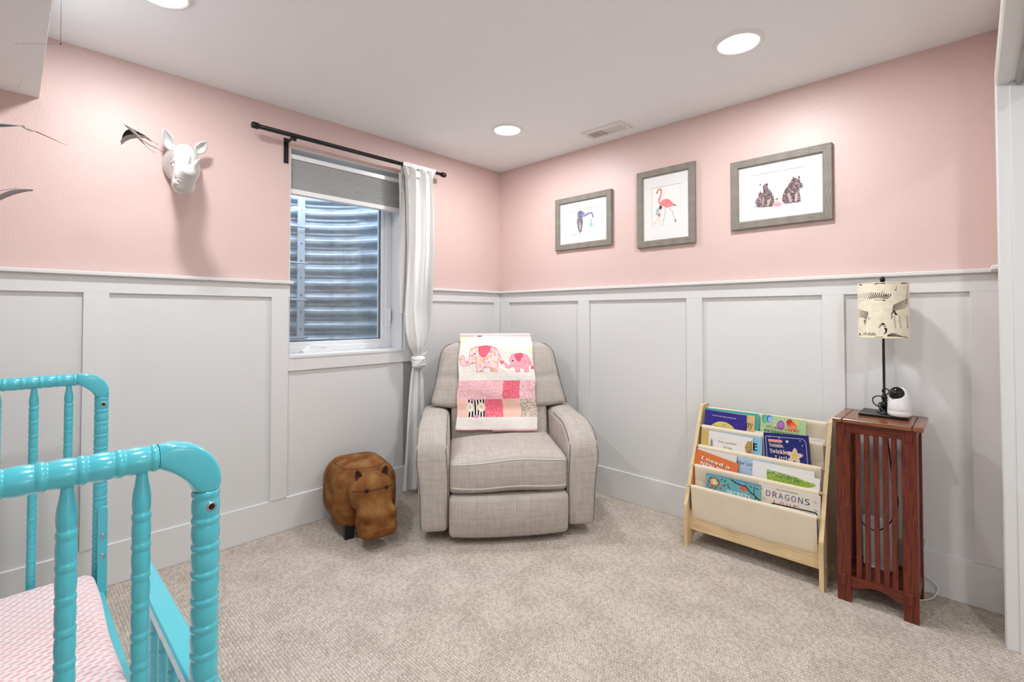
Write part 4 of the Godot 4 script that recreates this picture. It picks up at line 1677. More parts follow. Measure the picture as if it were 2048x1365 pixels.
func pictures():
	var B := Basis(Vector3(0, 0, 1), Vector3(0, 1, 0), Vector3(-1, 0, 0))
	var specs := [
		["small landscape picture of an elephant and a girl, nearest the room corner", 0.852, 1.909, 0.491, 0.385],
		["tall grey framed picture of a pink flamingo and a girl, middle of three", 1.484, 1.918, 0.388, 0.494],
		["grey framed landscape picture of two sitting rhinos and a small girl", 2.130, 1.910, 0.491, 0.387]]
	for k in 3:
		var s = specs[k]
		var o := thing("framed_picture", s[0], "picture", Vector3(-0.002, s[2], s[1]), B, "framed animal prints on the pink wall")
		var hw: float = s[3] / 2
		var hh: float = s[4] / 2
		var fw := 0.043
		var prof := [[0.0, 0.018], [0.003, 0.021], [fw - 0.006, 0.021], [fw, 0.014]]  # inset from the outer edge, height
		var cor := [Vector2(-1, -1), Vector2(1, -1), Vector2(1, 1), Vector2(-1, 1)]
		for e in 4:  # mitred members
			var st := S()
			var a: Vector2 = cor[e]
			var b: Vector2 = cor[(e + 1) % 4]
			var pt := func(c: Vector2, i: float, z: float) -> Vector3: return Vector3(c.x * (hw - i), c.y * (hh - i), z)
			var nrm := Vector3((a.x + b.x) / 2, (a.y + b.y) / 2, 0)
			face(st, [pt.call(a, 0, 0), pt.call(b, 0, 0), pt.call(b, 0, 0.018), pt.call(a, 0, 0.018)], nrm)
			for q in prof.size() - 1:
				var p0 = prof[q]
				var p1 = prof[q + 1]
				face(st, [pt.call(a, p0[0], p0[1]), pt.call(b, p0[0], p0[1]), pt.call(b, p1[0], p1[1]), pt.call(a, p1[0], p1[1])], Vector3(0, 0, 1) + nrm * (0.5 if q == 0 else 0.0))
			face(st, [pt.call(a, fw, 0.014), pt.call(b, fw, 0.014), pt.call(b, fw, 0.004), pt.call(a, fw, 0.004)], -nrm)
			face(st, [pt.call(a, 0, 0), pt.call(b, 0, 0), pt.call(b, fw, 0), pt.call(a, fw, 0)], Vector3(0, 0, -1))
			part("frame_side", st, M.grey_wood_long if e % 2 == 1 else M.grey_wood_x, o)
		# mat with its opening
		var iw := hw - fw
		var ih := hh - fw
		var win: Array = [[0.175, 0.83, 0.185, 0.80], [0.195, 0.825, 0.175, 0.80], [0.175, 0.80, 0.165, 0.80]][k]
		var X := [-iw - 0.004, -iw + win[0] * 2 * iw, -iw + win[1] * 2 * iw, iw + 0.004]
		var Y := [ih + 0.004, ih - win[2] * 2 * ih, ih - win[3] * 2 * ih, -ih - 0.004]
		var st := S()
		for q in [[X[0], X[3], Y[0], Y[1]], [X[0], X[3], Y[2], Y[3]], [X[0], X[1], Y[1], Y[2]], [X[2], X[3], Y[1], Y[2]]]:
			box(st, Vector3((q[0] + q[1]) / 2, (q[2] + q[3]) / 2, 0.007), Vector3(abs(q[1] - q[0]), abs(q[3] - q[2]), 0.0024), 0.0007)
		part("mat_board", st, M.mat_board, o)
		var pic: Pic = [paint_elephant, paint_flamingo, paint_rhinos][k].call()
		st = S()
		face_uv(st, [Vector3(-iw, -ih, 0.0052), Vector3(iw, -ih, 0.0052), Vector3(iw, ih, 0.0052), Vector3(-iw, ih, 0.0052)], [Vector2(0, 1), Vector2(1, 1), Vector2(1, 0), Vector2(0, 0)], Vector3(0, 0, 1))
		box(st, Vector3(0, 0, 0.0025), Vector3(2 * iw, 2 * ih, 0.005))
		part("print", st, pic_mat("art_print_%s" % ["one", "two", "three"][k], pic.tex(), 0.8), o)


func quadmap(tl: Vector2, tr: Vector2, br: Vector2, bl: Vector2) -> Callable:
	return func(a: Array) -> Array:
		var o := []
		for i in range(0, a.size(), 2):
			var u: float = (a[i] - tl.x) / (tr.x - tl.x)
			var top := lerpf(tl.y, tr.y, u)
			var bot := lerpf(bl.y, br.y, u)
			o.append(Vector2(u, (a[i + 1] - top) / (bot - top)))
		return o


func watercolour(p: Pic, pts: Array, base: Color, darks: Array, lights: Array, sd: int, n := 60, r := 0.02):
	p.poly(pts, base)
	p.specks(n, r * 0.3, r, darks, pts, sd, 0.35)
	p.specks(n, r * 0.2, r * 0.7, lights, pts, sd + 1, 0.35)


func paint_elephant() -> Pic:
	var p := Pic.new(900, 660, Color(0.915, 0.91, 0.90))
	var g := quadmap(Vector2(120, 248), Vector2(706, 140), Vector2(708, 706), Vector2(120, 774))
	var blue := [Color(0.28, 0.28, 0.46), Color(0.36, 0.36, 0.55), Color(0.22, 0.22, 0.34)]
	var grey := [Color(0.33, 0.29, 0.30), Color(0.25, 0.22, 0.24), Color(0.45, 0.38, 0.38)]
	var pale := [Color(0.72, 0.70, 0.74), Color(0.85, 0.83, 0.84)]
	watercolour(p, g.call([225, 655, 290, 632, 370, 612, 390, 625, 375, 640, 300, 652, 265, 658]), Color(0.72, 0.74, 0.88), [Color(0.60, 0.63, 0.83)], [Color(0.86, 0.87, 0.93)], 2, 40, 0.015)
	watercolour(p, g.call([310, 345, 330, 315, 355, 308, 360, 350, 350, 400, 325, 390]), Color(0.80, 0.77, 0.75), [Color(0.62, 0.59, 0.58)], [Color(0.9, 0.88, 0.86)], 3, 40, 0.012)
	watercolour(p, g.call([345, 400, 352, 340, 372, 318, 400, 325, 425, 345, 440, 352, 430, 372, 412, 400, 408, 440, 395, 450, 350, 430]), Color(0.42, 0.42, 0.58), blue, pale, 4, 80, 0.016)
	watercolour(p, g.call([412, 402, 440, 368, 480, 345, 520, 340, 535, 352, 545, 385, 548, 405, 538, 424, 530, 410, 522, 372, 505, 364, 470, 385, 430, 408]), Color(0.50, 0.50, 0.64), blue, pale, 5, 60, 0.012)
	watercolour(p, g.call([340, 420, 410, 425, 414, 470, 404, 540, 398, 600, 370, 616, 355, 585, 345, 540, 336, 470]), Color(0.46, 0.41, 0.42), grey, pale, 6, 90, 0.016)
	p.poly(g.call([368, 480, 378, 478, 384, 560, 374, 575]), Color(0.86, 0.83, 0.83))
	p.ell(g.call([516, 453])[0].x, g.call([516, 453])[0].y, 0.012, 0.012, Color(0.35, 0.2, 0.15))
	p.line(g.call([508, 470, 494, 446, 485, 436]), 0.008, Color(0.93, 0.72, 0.65))
	watercolour(p, g.call([505, 465, 524, 465, 530, 510, 545, 520, 535, 528, 515, 530, 503, 545, 500, 510]), Color(0.55, 0.78, 0.66), [Color(0.40, 0.68, 0.55)], [Color(0.80, 0.90, 0.84)], 9, 20, 0.01)
	p.line(g.call([535, 518, 560, 524, 575, 530]), 0.006, Color(0.70, 0.80, 0.74))
	p.line(g.call([508, 540, 500, 570, 492, 605]), 0.007, Color(0.80, 0.72, 0.70))
	p.line(g.call([450, 612, 475, 608, 498, 604]), 0.005, Color(0.62, 0.62, 0.72))
	return p


func paint_flamingo() -> Pic:
	var p := Pic.new(700, 960, Color(0.915, 0.91, 0.90))
	var g := quadmap(Vector2(95, 207), Vector2(538, 118), Vector2(538, 773), Vector2(95, 818))
	var dk := [Color(0.86, 0.34, 0.38), Color(0.90, 0.42, 0.44), Color(0.82, 0.30, 0.36)]
	var lt := [Color(0.96, 0.68, 0.68), Color(0.97, 0.78, 0.77)]
	p.line(g.call([200, 672, 300, 664, 400, 655]), 0.008, Color(0.80, 0.77, 0.82))
	p.line(g.call([316, 488, 312, 540, 308, 562, 296, 610, 284, 660]), 0.010, Color(0.66, 0.50, 0.48))
	p.line(g.call([350, 488, 385, 528, 398, 580, 412, 628]), 0.010, Color(0.66, 0.50, 0.48))
	p.line(g.call([412, 606, 416, 622, 406, 632]), 0.014, Color(0.35, 0.26, 0.28))
	watercolour(p, g.call([226, 330, 240, 308, 262, 296, 280, 306, 286, 330, 280, 362, 268, 392, 260, 418, 262, 436, 290, 410, 330, 400, 360, 412, 395, 448, 422, 468, 398, 470, 365, 478, 330, 490, 300, 478, 280, 462, 255, 455, 244, 432, 246, 404, 258, 376, 270, 344, 268, 322, 258, 314, 246, 322, 240, 336, 232, 340]), Color(0.93, 0.52, 0.53), dk, lt, 3, 160, 0.016)
	p.poly(g.call([226, 334, 238, 336, 236, 346, 230, 354]), Color(0.10, 0.08, 0.10))
	p.poly(g.call([398, 452, 422, 468, 400, 471]), Color(0.30, 0.14, 0.18))
	p.line(g.call([420, 470, 440, 478]), 0.004, Color(0.7, 0.66, 0.68))
	# girl with a green pack
	watercolour(p, g.call([226, 500, 244, 486, 256, 494, 252, 530, 236, 556, 216, 556, 222, 530]), Color(0.62, 0.78, 0.70), [Color(0.42, 0.66, 0.56)], [Color(0.86, 0.91, 0.88)], 5, 30, 0.014)
	p.ell(g.call([268, 484])[0].x, g.call([268, 484])[0].y, 0.034, 0.034, Color(0.34, 0.28, 0.36))
	p.poly(g.call([250, 506, 274, 504, 276, 516, 262, 540, 244, 542]), Color(0.95, 0.80, 0.76))
	p.poly(g.call([238, 546, 264, 540, 264, 574, 240, 578]), Color(0.86, 0.40, 0.66))
	p.line(g.call([244, 576, 226, 606, 202, 646]), 0.018, Color(0.93, 0.76, 0.72))
	p.line(g.call([256, 576, 254, 620, 258, 662]), 0.018, Color(0.93, 0.76, 0.72))
	p.line(g.call([198, 640, 204, 658]), 0.014, Color(0.80, 0.62, 0.58))
	return p


func paint_rhinos() -> Pic:
	var p := Pic.new(960, 700, Color(0.915, 0.91, 0.90))
	var g := quadmap(Vector2(113, 292), Vector2(896, 140), Vector2(905, 692), Vector2(125, 788))
	var dk := [Color(0.24, 0.18, 0.19), Color(0.32, 0.25, 0.26), Color(0.38, 0.29, 0.31)]
	var lt := [Color(0.72, 0.63, 0.63), Color(0.84, 0.77, 0.75), Color(0.62, 0.54, 0.57)]
	for q in [[255, 640, 300, 638, 300, 655, 260, 657], [440, 622, 530, 600, 600, 595, 700, 590, 710, 598, 600, 612, 480, 632]]:
		watercolour(p, g.call(q), Color(0.78, 0.76, 0.86), [Color(0.68, 0.66, 0.82)], [Color(0.88, 0.87, 0.92)], 3, 20, 0.012)
	watercolour(p, g.call([276, 600, 282, 572, 300, 556, 312, 520, 322, 505, 330, 470, 345, 450, 366, 428, 385, 422, 398, 440, 402, 465, 425, 485, 445, 525, 462, 570, 460, 600, 440, 632, 400, 640, 345, 645, 300, 645, 282, 630]), Color(0.44, 0.36, 0.37), dk, lt, 5, 220, 0.020)
	watercolour(p, g.call([534, 560, 540, 528, 560, 480, 590, 440, 612, 405, 636, 372, 660, 366, 690, 380, 716, 410, 722, 440, 718, 462, 690, 470, 692, 510, 702, 550, 702, 590, 650, 598, 600, 606, 556, 608, 540, 590]), Color(0.44, 0.36, 0.38), dk, lt, 7, 240, 0.020)
	for q in [[318, 425, 332, 420, 336, 445, 326, 448], [384, 420, 396, 416, 402, 436, 390, 438], [632, 360, 642, 358, 648, 384, 636, 386], [684, 352, 696, 350, 698, 374, 686, 378]]: p.poly(g.call(q), Color(0.27, 0.21, 0.22))
	p.poly(g.call([332, 404, 342, 402, 352, 470, 356, 505, 334, 508, 328, 470]), Color(0.90, 0.87, 0.86))
	p.poly(g.call([704, 325, 712, 335, 720, 385, 716, 420, 700, 412, 704, 375]), Color(0.86, 0.82, 0.82))
	p.poly(g.call([345, 560, 358, 556, 360, 625, 345, 632]), Color(0.70, 0.61, 0.60))
	p.poly(g.call([395, 580, 425, 560, 430, 572, 405, 632, 388, 632]), Color(0.74, 0.66, 0.62))
	p.poly(g.call([580, 520, 600, 505, 615, 540, 622, 592, 604, 598]), Color(0.72, 0.64, 0.62))
	p.poly(g.call([652, 525, 680, 505, 672, 570, 664, 592, 648, 585]), Color(0.76, 0.68, 0.66))
	watercolour(p, g.call([440, 626, 470, 600, 500, 592, 528, 602, 520, 632, 480, 638]), Color(0.94, 0.62, 0.64), [Color(0.90, 0.46, 0.52)], [Color(0.97, 0.80, 0.80)], 9, 40, 0.012)
	p.ell(g.call([487, 585])[0].x, g.call([487, 585])[0].y, 0.017, 0.022, Color(0.93, 0.75, 0.68))
	p.ell(g.call([484, 565])[0].x, g.call([484, 565])[0].y, 0.017, 0.012, Color(0.48, 0.22, 0.16))
	return p


func rhino():
	var o := thing("rhino_head", "white glossy ceramic rhino head mounted on the pink wall", "wall sculpture", Vector3(-2.268, 1.99, 0.0))
	var nz := FastNoiseLite.new()
	nz.seed = 3
	nz.frequency = 30.0
	var f := func(p: Vector3) -> float:
		var dz := p.z - p.z / 1.2  # the head reaches out and down from the wall
		p = Vector3(p.x + 0.227 * dz, p.y + 0.27 * dz, p.z / 1.2)
		var d := ellipsoid(p, Vector3(-0.002, -0.005, 0.022), Vector3(0.080, 0.100, 0.070))  # neck on the wall
		d = smin(d, ellipsoid(p, Vector3(-0.008, 0.022, 0.100), Vector3(0.052, 0.058, 0.062)), 0.045)  # crown
		d = smin(d, capsule(p, Vector3(-0.012, -0.010, 0.135), Vector3(-0.030, -0.112, 0.188), 0.047, 0.039), 0.035)
		d = smin(d, ellipsoid(p, Vector3(-0.031, -0.146, 0.196), Vector3(0.044, 0.038, 0.046)), 0.025)  # muzzle
		d = smin(d, capsule(p, Vector3(-0.012, -0.075, 0.095), Vector3(-0.026, -0.130, 0.155), 0.052, 0.034), 0.03)  # jowl
		d = max(d, -p.z)
		# brow ridges, eye sockets and lids
		for sx in [-1.0, 1.0]:
			d = smin(d, capsule(p, Vector3(sx * 0.040 - 0.016, -0.022, 0.162), Vector3(sx * 0.050 - 0.016, -0.030, 0.135), 0.009, 0.008), 0.015)
			d = max(d, -(p.distance_to(Vector3(sx * 0.052 - 0.017, -0.047, 0.160)) - 0.0095))
			d = smin(d, p.distance_to(Vector3(sx * 0.046 - 0.017, -0.047, 0.155)) - 0.0080, 0.003)
			# nostrils
			d = smin(d, capsule(p, Vector3(sx * 0.024 - 0.031, -0.134, 0.234), Vector3(sx * 0.034 - 0.031, -0.142, 0.220), 0.010, 0.009), 0.010)
			d = max(d, -(p.distance_to(Vector3(sx * 0.030 - 0.031, -0.139, 0.240)) - 0.0065))
		# horns with ridged feet
		var hb := Vector3(-0.031, -0.108, 0.222)
		var tip := Vector3(0.006, -0.032, 0.308)
		var mid := Vector3(-0.021, -0.090, 0.262)
		var hn := capsule(p, hb, mid, 0.038, 0.026)
		hn = smin(hn, capsule(p, mid, tip, 0.026, 0.0025), 0.006)
		hn += 0.0012 * sin(p.y * 500.0 + p.x * 300.0) * smoothstep(-0.07, -0.10, p.y)
		hn = smin(hn, capsule(p, Vector3(-0.020, -0.095, 0.255), Vector3(-0.024, -0.150, 0.222), 0.030, 0.028), 0.02)
		d = smin(d, hn, 0.005)
		d = smin(d, capsule(p, Vector3(-0.022, -0.054, 0.186), Vector3(-0.010, 0.000, 0.222), 0.022, 0.003), 0.004)
		# wrinkles on the brow
		d += 0.0010 * sin(p.y * 420.0) * smoothstep(0.02, 0.05, p.y) * smoothstep(0.09, 0.12, p.z)
		return d
	var st := S(0)
	net(st, f, Vector3(-0.115, -0.23, -0.006), Vector3(0.105, 0.11, 0.395), 0.0045)
	part("head", st, M.ceramic, o)
	for e in [[Vector3(-0.058, 0.045, 0.085), Vector3(-0.090, 0.135, 0.096), -1.0], [Vector3(0.046, 0.056, 0.085), Vector3(0.086, 0.120, 0.100), 1.0]]:
		st = S(0)
		var a: Vector3 = e[0]
		var b: Vector3 = e[1]
		var ax := (b - a).normalized()
		var side := ax.cross(Vector3(0.25 * e[2], 0, 1)).normalized()
		var fwd := side.cross(ax).normalized()
		cloth(st, 14, 16, func(u, v):
			var t: float = u * 2.0 - 1.0
			var w = 0.003 + 0.024 * pow(sin(PI * clamp(v * 0.93 + 0.07, 0.0, 1.0)), 0.9) * (1.0 - 0.35 * v)
			var cup := 0.020 * (1.0 - t * t) * sin(PI * min(v * 0.9 + 0.08, 1.0))
			return a + (b - a) * v + side * t * w - fwd * cup, 0.006)
		part("ear", st, M.ceramic, o)


func mobile():
	var o := thing("hanging_mobile", "string mobile of curved paper bird pieces hanging over the crib", "mobile")
	var wire: Material = mat("mobile_wire", Color(0.30, 0.27, 0.27), 0.5)
	var thread: Material = mat("mobile_thread", Color(0.70, 0.65, 0.64), 0.6)
	var red: Material = mat("mobile_red", Color(0.55, 0.20, 0.18), 0.5)
	var paper: Material = mat("mobile_paper", Color(0.62, 0.60, 0.60), 0.7)
	var pale: Material = mat("mobile_pale", Color(0.82, 0.79, 0.78), 0.7)
	var black: Material = mat("mobile_black", Color(0.03, 0.025, 0.03), 0.6)
	var st := S(0)
	tube(st, [Vector3(-2.764, 2.44, 0.902), Vector3(-2.763, 2.054, 0.901)], 0.0006, 6)
	part("string", st, wire, o)
	st = S(0)
	lathe(st, [Vector2(0, -0.003), Vector2(0.003, 0), Vector2(0, 0.003)], 10, Transform3D(Basis(), Vector3(-2.763, 2.054, 0.901)))
	part("bead", st, wire, o)
	st = S(0)
	tube(st, smooth_path([Vector3(-2.763, 2.054, 0.901), Vector3(-2.80, 2.056, 0.86), Vector3(-2.85, 2.054, 0.811), Vector3(-2.86, 2.046, 0.815)], 10), 0.0006, 6)
	part("arm", st, thread, o)
	st = S(0)
	tube(st, smooth_path([Vector3(-2.850, 2.054, 0.811), Vector3(-2.848, 1.985, 0.812), Vector3(-2.842, 1.955, 0.815), Vector3(-2.850, 1.92, 0.812)], 10), 0.0004, 5)
	part("string", st, thread, o)
	# bird with folded wing, near the rhino head
	var A := func(x: float, y: float) -> Vector3:  # a sketch of the bird in its own upright plane, 1.8 mm to the unit
		return Vector3(-2.594, 1.838, 0.711) + Vector3(0.001221, 0, 0.001274) * (x - 242.0) + Vector3(0, -0.001765, 0) * (y - 290.0)
	var crescent := func(top: Array, bot: Array, off: Vector3, th := 0.0012) -> SurfaceTool:
		var s := S(0)
		var pt := smooth_path(top, 16)
		var pb := smooth_path(bot, 16)
		cloth(s, 16, 4, func(u, v):
			var i := int(round(u * 16))
			return pt[i].lerp(pb[i], v) + off + Vector3(0.004, 0, -0.006) * sin(PI * u) * v, th)
		return s
	part("wing", crescent.call([A.call(242, 284), A.call(246, 268), A.call(256, 259), A.call(270, 262), A.call(285, 268), A.call(297, 276)], [A.call(242, 284.5), A.call(247, 276), A.call(256, 271), A.call(268, 270), A.call(282, 272), A.call(297, 276.5)], Vector3.ZERO), black, o)
	part("wing_lining", crescent.call([A.call(242, 283), A.call(247, 276), A.call(256, 271), A.call(268, 270), A.call(282, 272), A.call(297, 277)], [A.call(244, 291), A.call(250, 284), A.call(260, 278), A.call(272, 276), A.call(284, 276), A.call(297, 278)], Vector3(-0.002, 0, 0.002)), paper, o)
	part("body", crescent.call([A.call(249, 250), A.call(262, 258), A.call(276, 270), A.call(284, 280), A.call(292, 290)], [A.call(249, 250.5), A.call(259, 260), A.call(272, 273), A.call(281, 283), A.call(291, 291)], Vector3(-0.004, 0, 0.006)), pale, o)
	part("second_wing", crescent.call([A.call(249, 250), A.call(262, 257), A.call(278, 265), A.call(290, 273), A.call(303, 283)], [A.call(252, 253), A.call(264, 262), A.call(277, 270), A.call(290, 276), A.call(303, 283.5)], Vector3(0.003, 0, -0.004)), black, o)
	for q in [[[249, 250], [262, 257], [278, 265], [303, 281], [318, 291]], [[284, 279], [300, 290], [315, 298], [326, 305]], [[284, 280], [293, 293], [304, 302], [313, 307]], [[286, 281], [300, 292], [318, 300]]]:
		var pts := []
		for c in q: pts.append(A.call(c[0], c[1]) + Vector3(-0.004, 0, 0.006))
		st = S(0)
		tube(st, smooth_path(pts, 14), 0.0008, 5)
		part("wire", st, red, o)
	st = S(0)
	tube(st, smooth_path([Vector3(-2.545, 1.862, 0.762), Vector3(-2.60, 2.0, 0.80), Vector3(-2.68, 2.05, 0.85), Vector3(-2.763, 2.054, 0.901)], 12), 0.0002, 5)
	part("string", st, thread, o)
	# two more pieces at the left edge of the view
	st = S(0)
	cloth(st, 16, 3, func(u, v): return Vector3(-2.96, 1.752, 0.905).lerp(Vector3(-2.836, 1.746, 1.036), u) + Vector3(0, 0.005 * sin(PI * u) - 0.0105 * sin(PI * clamp(u * 1.05, 0, 1)) * v, 0.004 * v), 0.001)
	part("feather", st, mat("mobile_blue", Color(0.47, 0.50, 0.52), 0.7), o)
	st = S(0)
	cloth(st, 10, 3, func(u, v): return Vector3(-2.846, 1.749, 1.024).lerp(Vector3(-2.815, 1.732, 1.056), u) + Vector3(0, -0.006 * sin(PI * u) * v, 0.002 * v), 0.001)
	part("feather", st, pale, o)
	st = S(0)
	tube(st, [Vector3(-2.818, 1.7335, 1.053), Vector3(-2.79, 1.716, 1.082), Vector3(-2.756, 1.694, 1.116)], [0.0014, 0.001, 0.0004], 6)
	part("wire", st, red, o)
	st = S(0)
	cloth(st, 16, 4, func(u, v): return Vector3(-2.935, 1.500, 0.998).lerp(Vector3(-2.821, 1.563, 1.115), u) + Vector3(0, 0.020 * sin(PI * pow(u, 1.3)) - 0.015 * v * pow(sin(PI * clamp(u, 0.02, 0.96)), 0.7), 0.006 * sin(PI * v)), 0.001)
	part("leaf", st, paper, o)
	st = S(0)
	tube(st, [Vector3(-2.96, 1.545, 0.97), Vector3(-2.85, 1.566, 1.086)], 0.0006, 5)
	part("wire", st, wire, o)


const ROWS := [[-0.160, 0.612], [-0.210, 0.511], [-0.260, 0.414], [-0.310, 0.315]]


func book_rack():
	var o := thing("book_rack", "light wood children's book rack with four cream canvas slings of picture books", "book rack")
	var prof := V([-0.340, 0.0, -0.340, 0.220, -0.318, 0.262, -0.128, 0.700, -0.122, 0.718, -0.112, 0.724, -0.040, 0.727, -0.030, 0.720, -0.030, 0.0, -0.095, 0.0, -0.108, 0.030, -0.135, 0.050, -0.225, 0.050, -0.258, 0.036, -0.282, 0.0])
	var xf := func(z: float) -> Transform3D: return Transform3D(Basis(Vector3(1, 0, 0), Vector3(0, 1, 0), Vector3(0, 0, 1)), Vector3(0, 0, z))
	for z in [1.740, 2.363]:
		var st := S()
		extrude(st, prof, 0.0, 0.018, xf.call(z))
		var sd := part("side_panel", st, M.maple, o)
		for r in ROWS + [[-0.075, 0.70], [-0.29, 0.165], [-0.29, 0.10]]:
			st = S(0)
			var outw := 1.0 if z > 2.0 else -1.0
			lathe(st, [Vector2(0.0052, -0.001), Vector2(0.005, 0.0012), Vector2(0.0, 0.0016)], 12, Transform3D(Basis(Vector3(1, 0, 0), Vector3(0, 0, outw), Vector3(0, -outw, 0)), Vector3(r[0] + 0.002, r[1], z + (0.018 if outw > 0 else 0.0))))
			part("bolt_cap", st, M.white_plastic, sd)
	part("lower_board", bx(Vector3(-0.304, 0.083, 1.758), Vector3(-0.289, 0.19, 2.363), 0.001), M.maple_long, o)
	part("back_board", bx(Vector3(-0.05, 0.083, 1.758), Vector3(-0.035, 0.15, 2.363), 0.001), M.maple_long, o)
	var z0 := 1.772
	var z1 := 2.352
	for k in 5:
		var q: Array = ([[-0.075, 0.700]] + ROWS)[k]
		var st := S(0)
		tube(st, [Vector3(q[0], q[1], 1.757), Vector3(q[0], q[1], 2.364)], 0.0070, 14)
		part("dowel", st, M.maple_long, o)
	for k in 4:
		var q: Array = ROWS[k]
		var up: Array = ROWS[k - 1] if k > 0 else [-0.075, 0.700]
		var dep := 0.165 if k < 3 else 0.172
		var pts := []
		for i in 9:  # round the dowel
			var t := lerpf(-0.35 * PI, PI, i / 8.0)
			pts.append(Vector3(q[0] + cos(t) * 0.0098, q[1] + sin(t) * 0.0098, 0))
		pts.append(Vector3(q[0] - 0.006, q[1] - 0.06, 0))
		pts.append(Vector3(q[0] - 0.001, q[1] - 0.12, 0))
		pts.append(Vector3(q[0] + 0.004, q[1] - dep + 0.012, 0))
		pts.append(Vector3(q[0] + 0.013, q[1] - dep, 0))
		pts.append(Vector3(q[0] + 0.026, q[1] - dep + 0.008, 0))
		pts.append(Vector3(q[0] + 0.034, q[1] - dep + 0.03, 0))
		pts.append(Vector3(lerpf(q[0], up[0], 0.80) + 0.004, q[1], 0))
		pts.append(Vector3(up[0] + 0.004, up[1] - 0.0125, 0))
		if k == 0:  # the rearmost sheet goes on over the top dowel
			pts.pop_back()
			for i in 9:
				var t := lerpf(1.02 * PI, -0.35 * PI, i / 8.0)
				pts.append(Vector3(up[0] + cos(t) * 0.0098, up[1] + sin(t) * 0.0098, 0))
		var path := smooth_path(pts, 60)
		st_sling(o, path, z0, z1, k)


func st_sling(o: Node, path: Array, z0: float, z1: float, k: int):
	var st := S(0)
	cloth(st, 44, 60, func(u, v):
		var i := int(round(v * 60))
		var p: Vector3 = path[i]
		var sag := 0.006 * sin(PI * u) * sin(PI * clamp((v - 0.2) / 0.5, 0.0, 1.0))
		var w := 0.0022 * sin(u * 23.0 + k * 2.0) * sin(PI * clamp((v - 0.15) / 0.4, 0.0, 1.0))
		return Vector3(p.x - sag * 0.5 - w, p.y - sag, lerpf(z0, z1, u)), 0.0018)
	part("sling", st, M.canvas, o)


func book(called: String, label: String, row: int, off: float, slope: float, tl: Vector2, tr: Vector2, h: float, t: float, cover: Material, board := true) -> Node3D:
	# tl, tr: the upper corners as (z, y); the face leans back by slope; local frame: x right, y up, z out, base at bottom centre
	var r: Array = ROWS[row - 1]
	var w := tl.distance_to(tr)
	var roll := atan2(tr.y - tl.y, tr.x - tl.x)
	var m := (tl + tr) * 0.5
	var B := Basis(Vector3(0, 0, 1), Vector3(slope, 1, 0).normalized(), Vector3(-1, slope, 0).normalized()) * Basis(Vector3(0, 0, 1), roll)
	var topc := Vector3(r[0] + off + slope * (m.y - r[1]), m.y, m.x)
	var o := thing(called, label, "book", topc - B.y * h, B, "picture books in the canvas rack")
	var bt := 0.0022 if board else 0.0006
	var st := S()
	var z := 0.0
	face_uv(st, [Vector3(-w / 2, 0, 0), Vector3(w / 2, 0, 0), Vector3(w / 2, h, 0), Vector3(-w / 2, h, 0)], [Vector2(0, 1), Vector2(1, 1), Vector2(1, 0), Vector2(0, 0)], Vector3(0, 0, 1))
	for q in [[Vector3(-w / 2, 0, 0), Vector3(w / 2, 0, 0), Vector3(0, -1, 0), 0.99], [Vector3(w / 2, 0, 0), Vector3(w / 2, h, 0), Vector3(1, 0, 0), 0.5], [Vector3(w / 2, h, 0), Vector3(-w / 2, h, 0), Vector3(0, 1, 0), 0.01], [Vector3(-w / 2, h, 0), Vector3(-w / 2, 0, 0), Vector3(-1, 0, 0), 0.5]]:
		var d := Vector3(0, 0, -bt)
		var ua := Vector2(0.01 if q[0].x < 0 else 0.99, q[3])
		var ub := Vector2(0.01 if q[1].x < 0 else 0.99, q[3])
		face_uv(st, [q[0], q[1], q[1] + d, q[0] + d], [ua, ub, ub, ua], q[2])
	face_uv(st, [Vector3(-w / 2, 0, -bt), Vector3(w / 2, 0, -bt), Vector3(w / 2, h, -bt), Vector3(-w / 2, h, -bt)], [Vector2(0, 1), Vector2(1, 1), Vector2(1, 0), Vector2(0, 0)], Vector3(0, 0, -1))
	part("front_cover", st, cover, o)
	part("pages", bx(Vector3(-w / 2 + 0.002, 0.002, -t + bt), Vector3(w / 2 - 0.003, h - 0.003, -bt)), M.page, o)
	var edge: Material = cover
	if cover.albedo_texture:
		edge = StandardMaterial3D.new()
		edge.albedo_color = cover.albedo_texture.get_image().get_pixel(3, 3)
		edge.roughness = 0.5
	part("back_cover", bx(Vector3(-w / 2, 0, -t), Vector3(w / 2, h, -t + bt)), edge, o)
	part("spine", bx(Vector3(-w / 2 - 0.0008, 0, -t), Vector3(-w / 2 + 0.0016, h, -bt * 0.2)), edge, o)
	return o


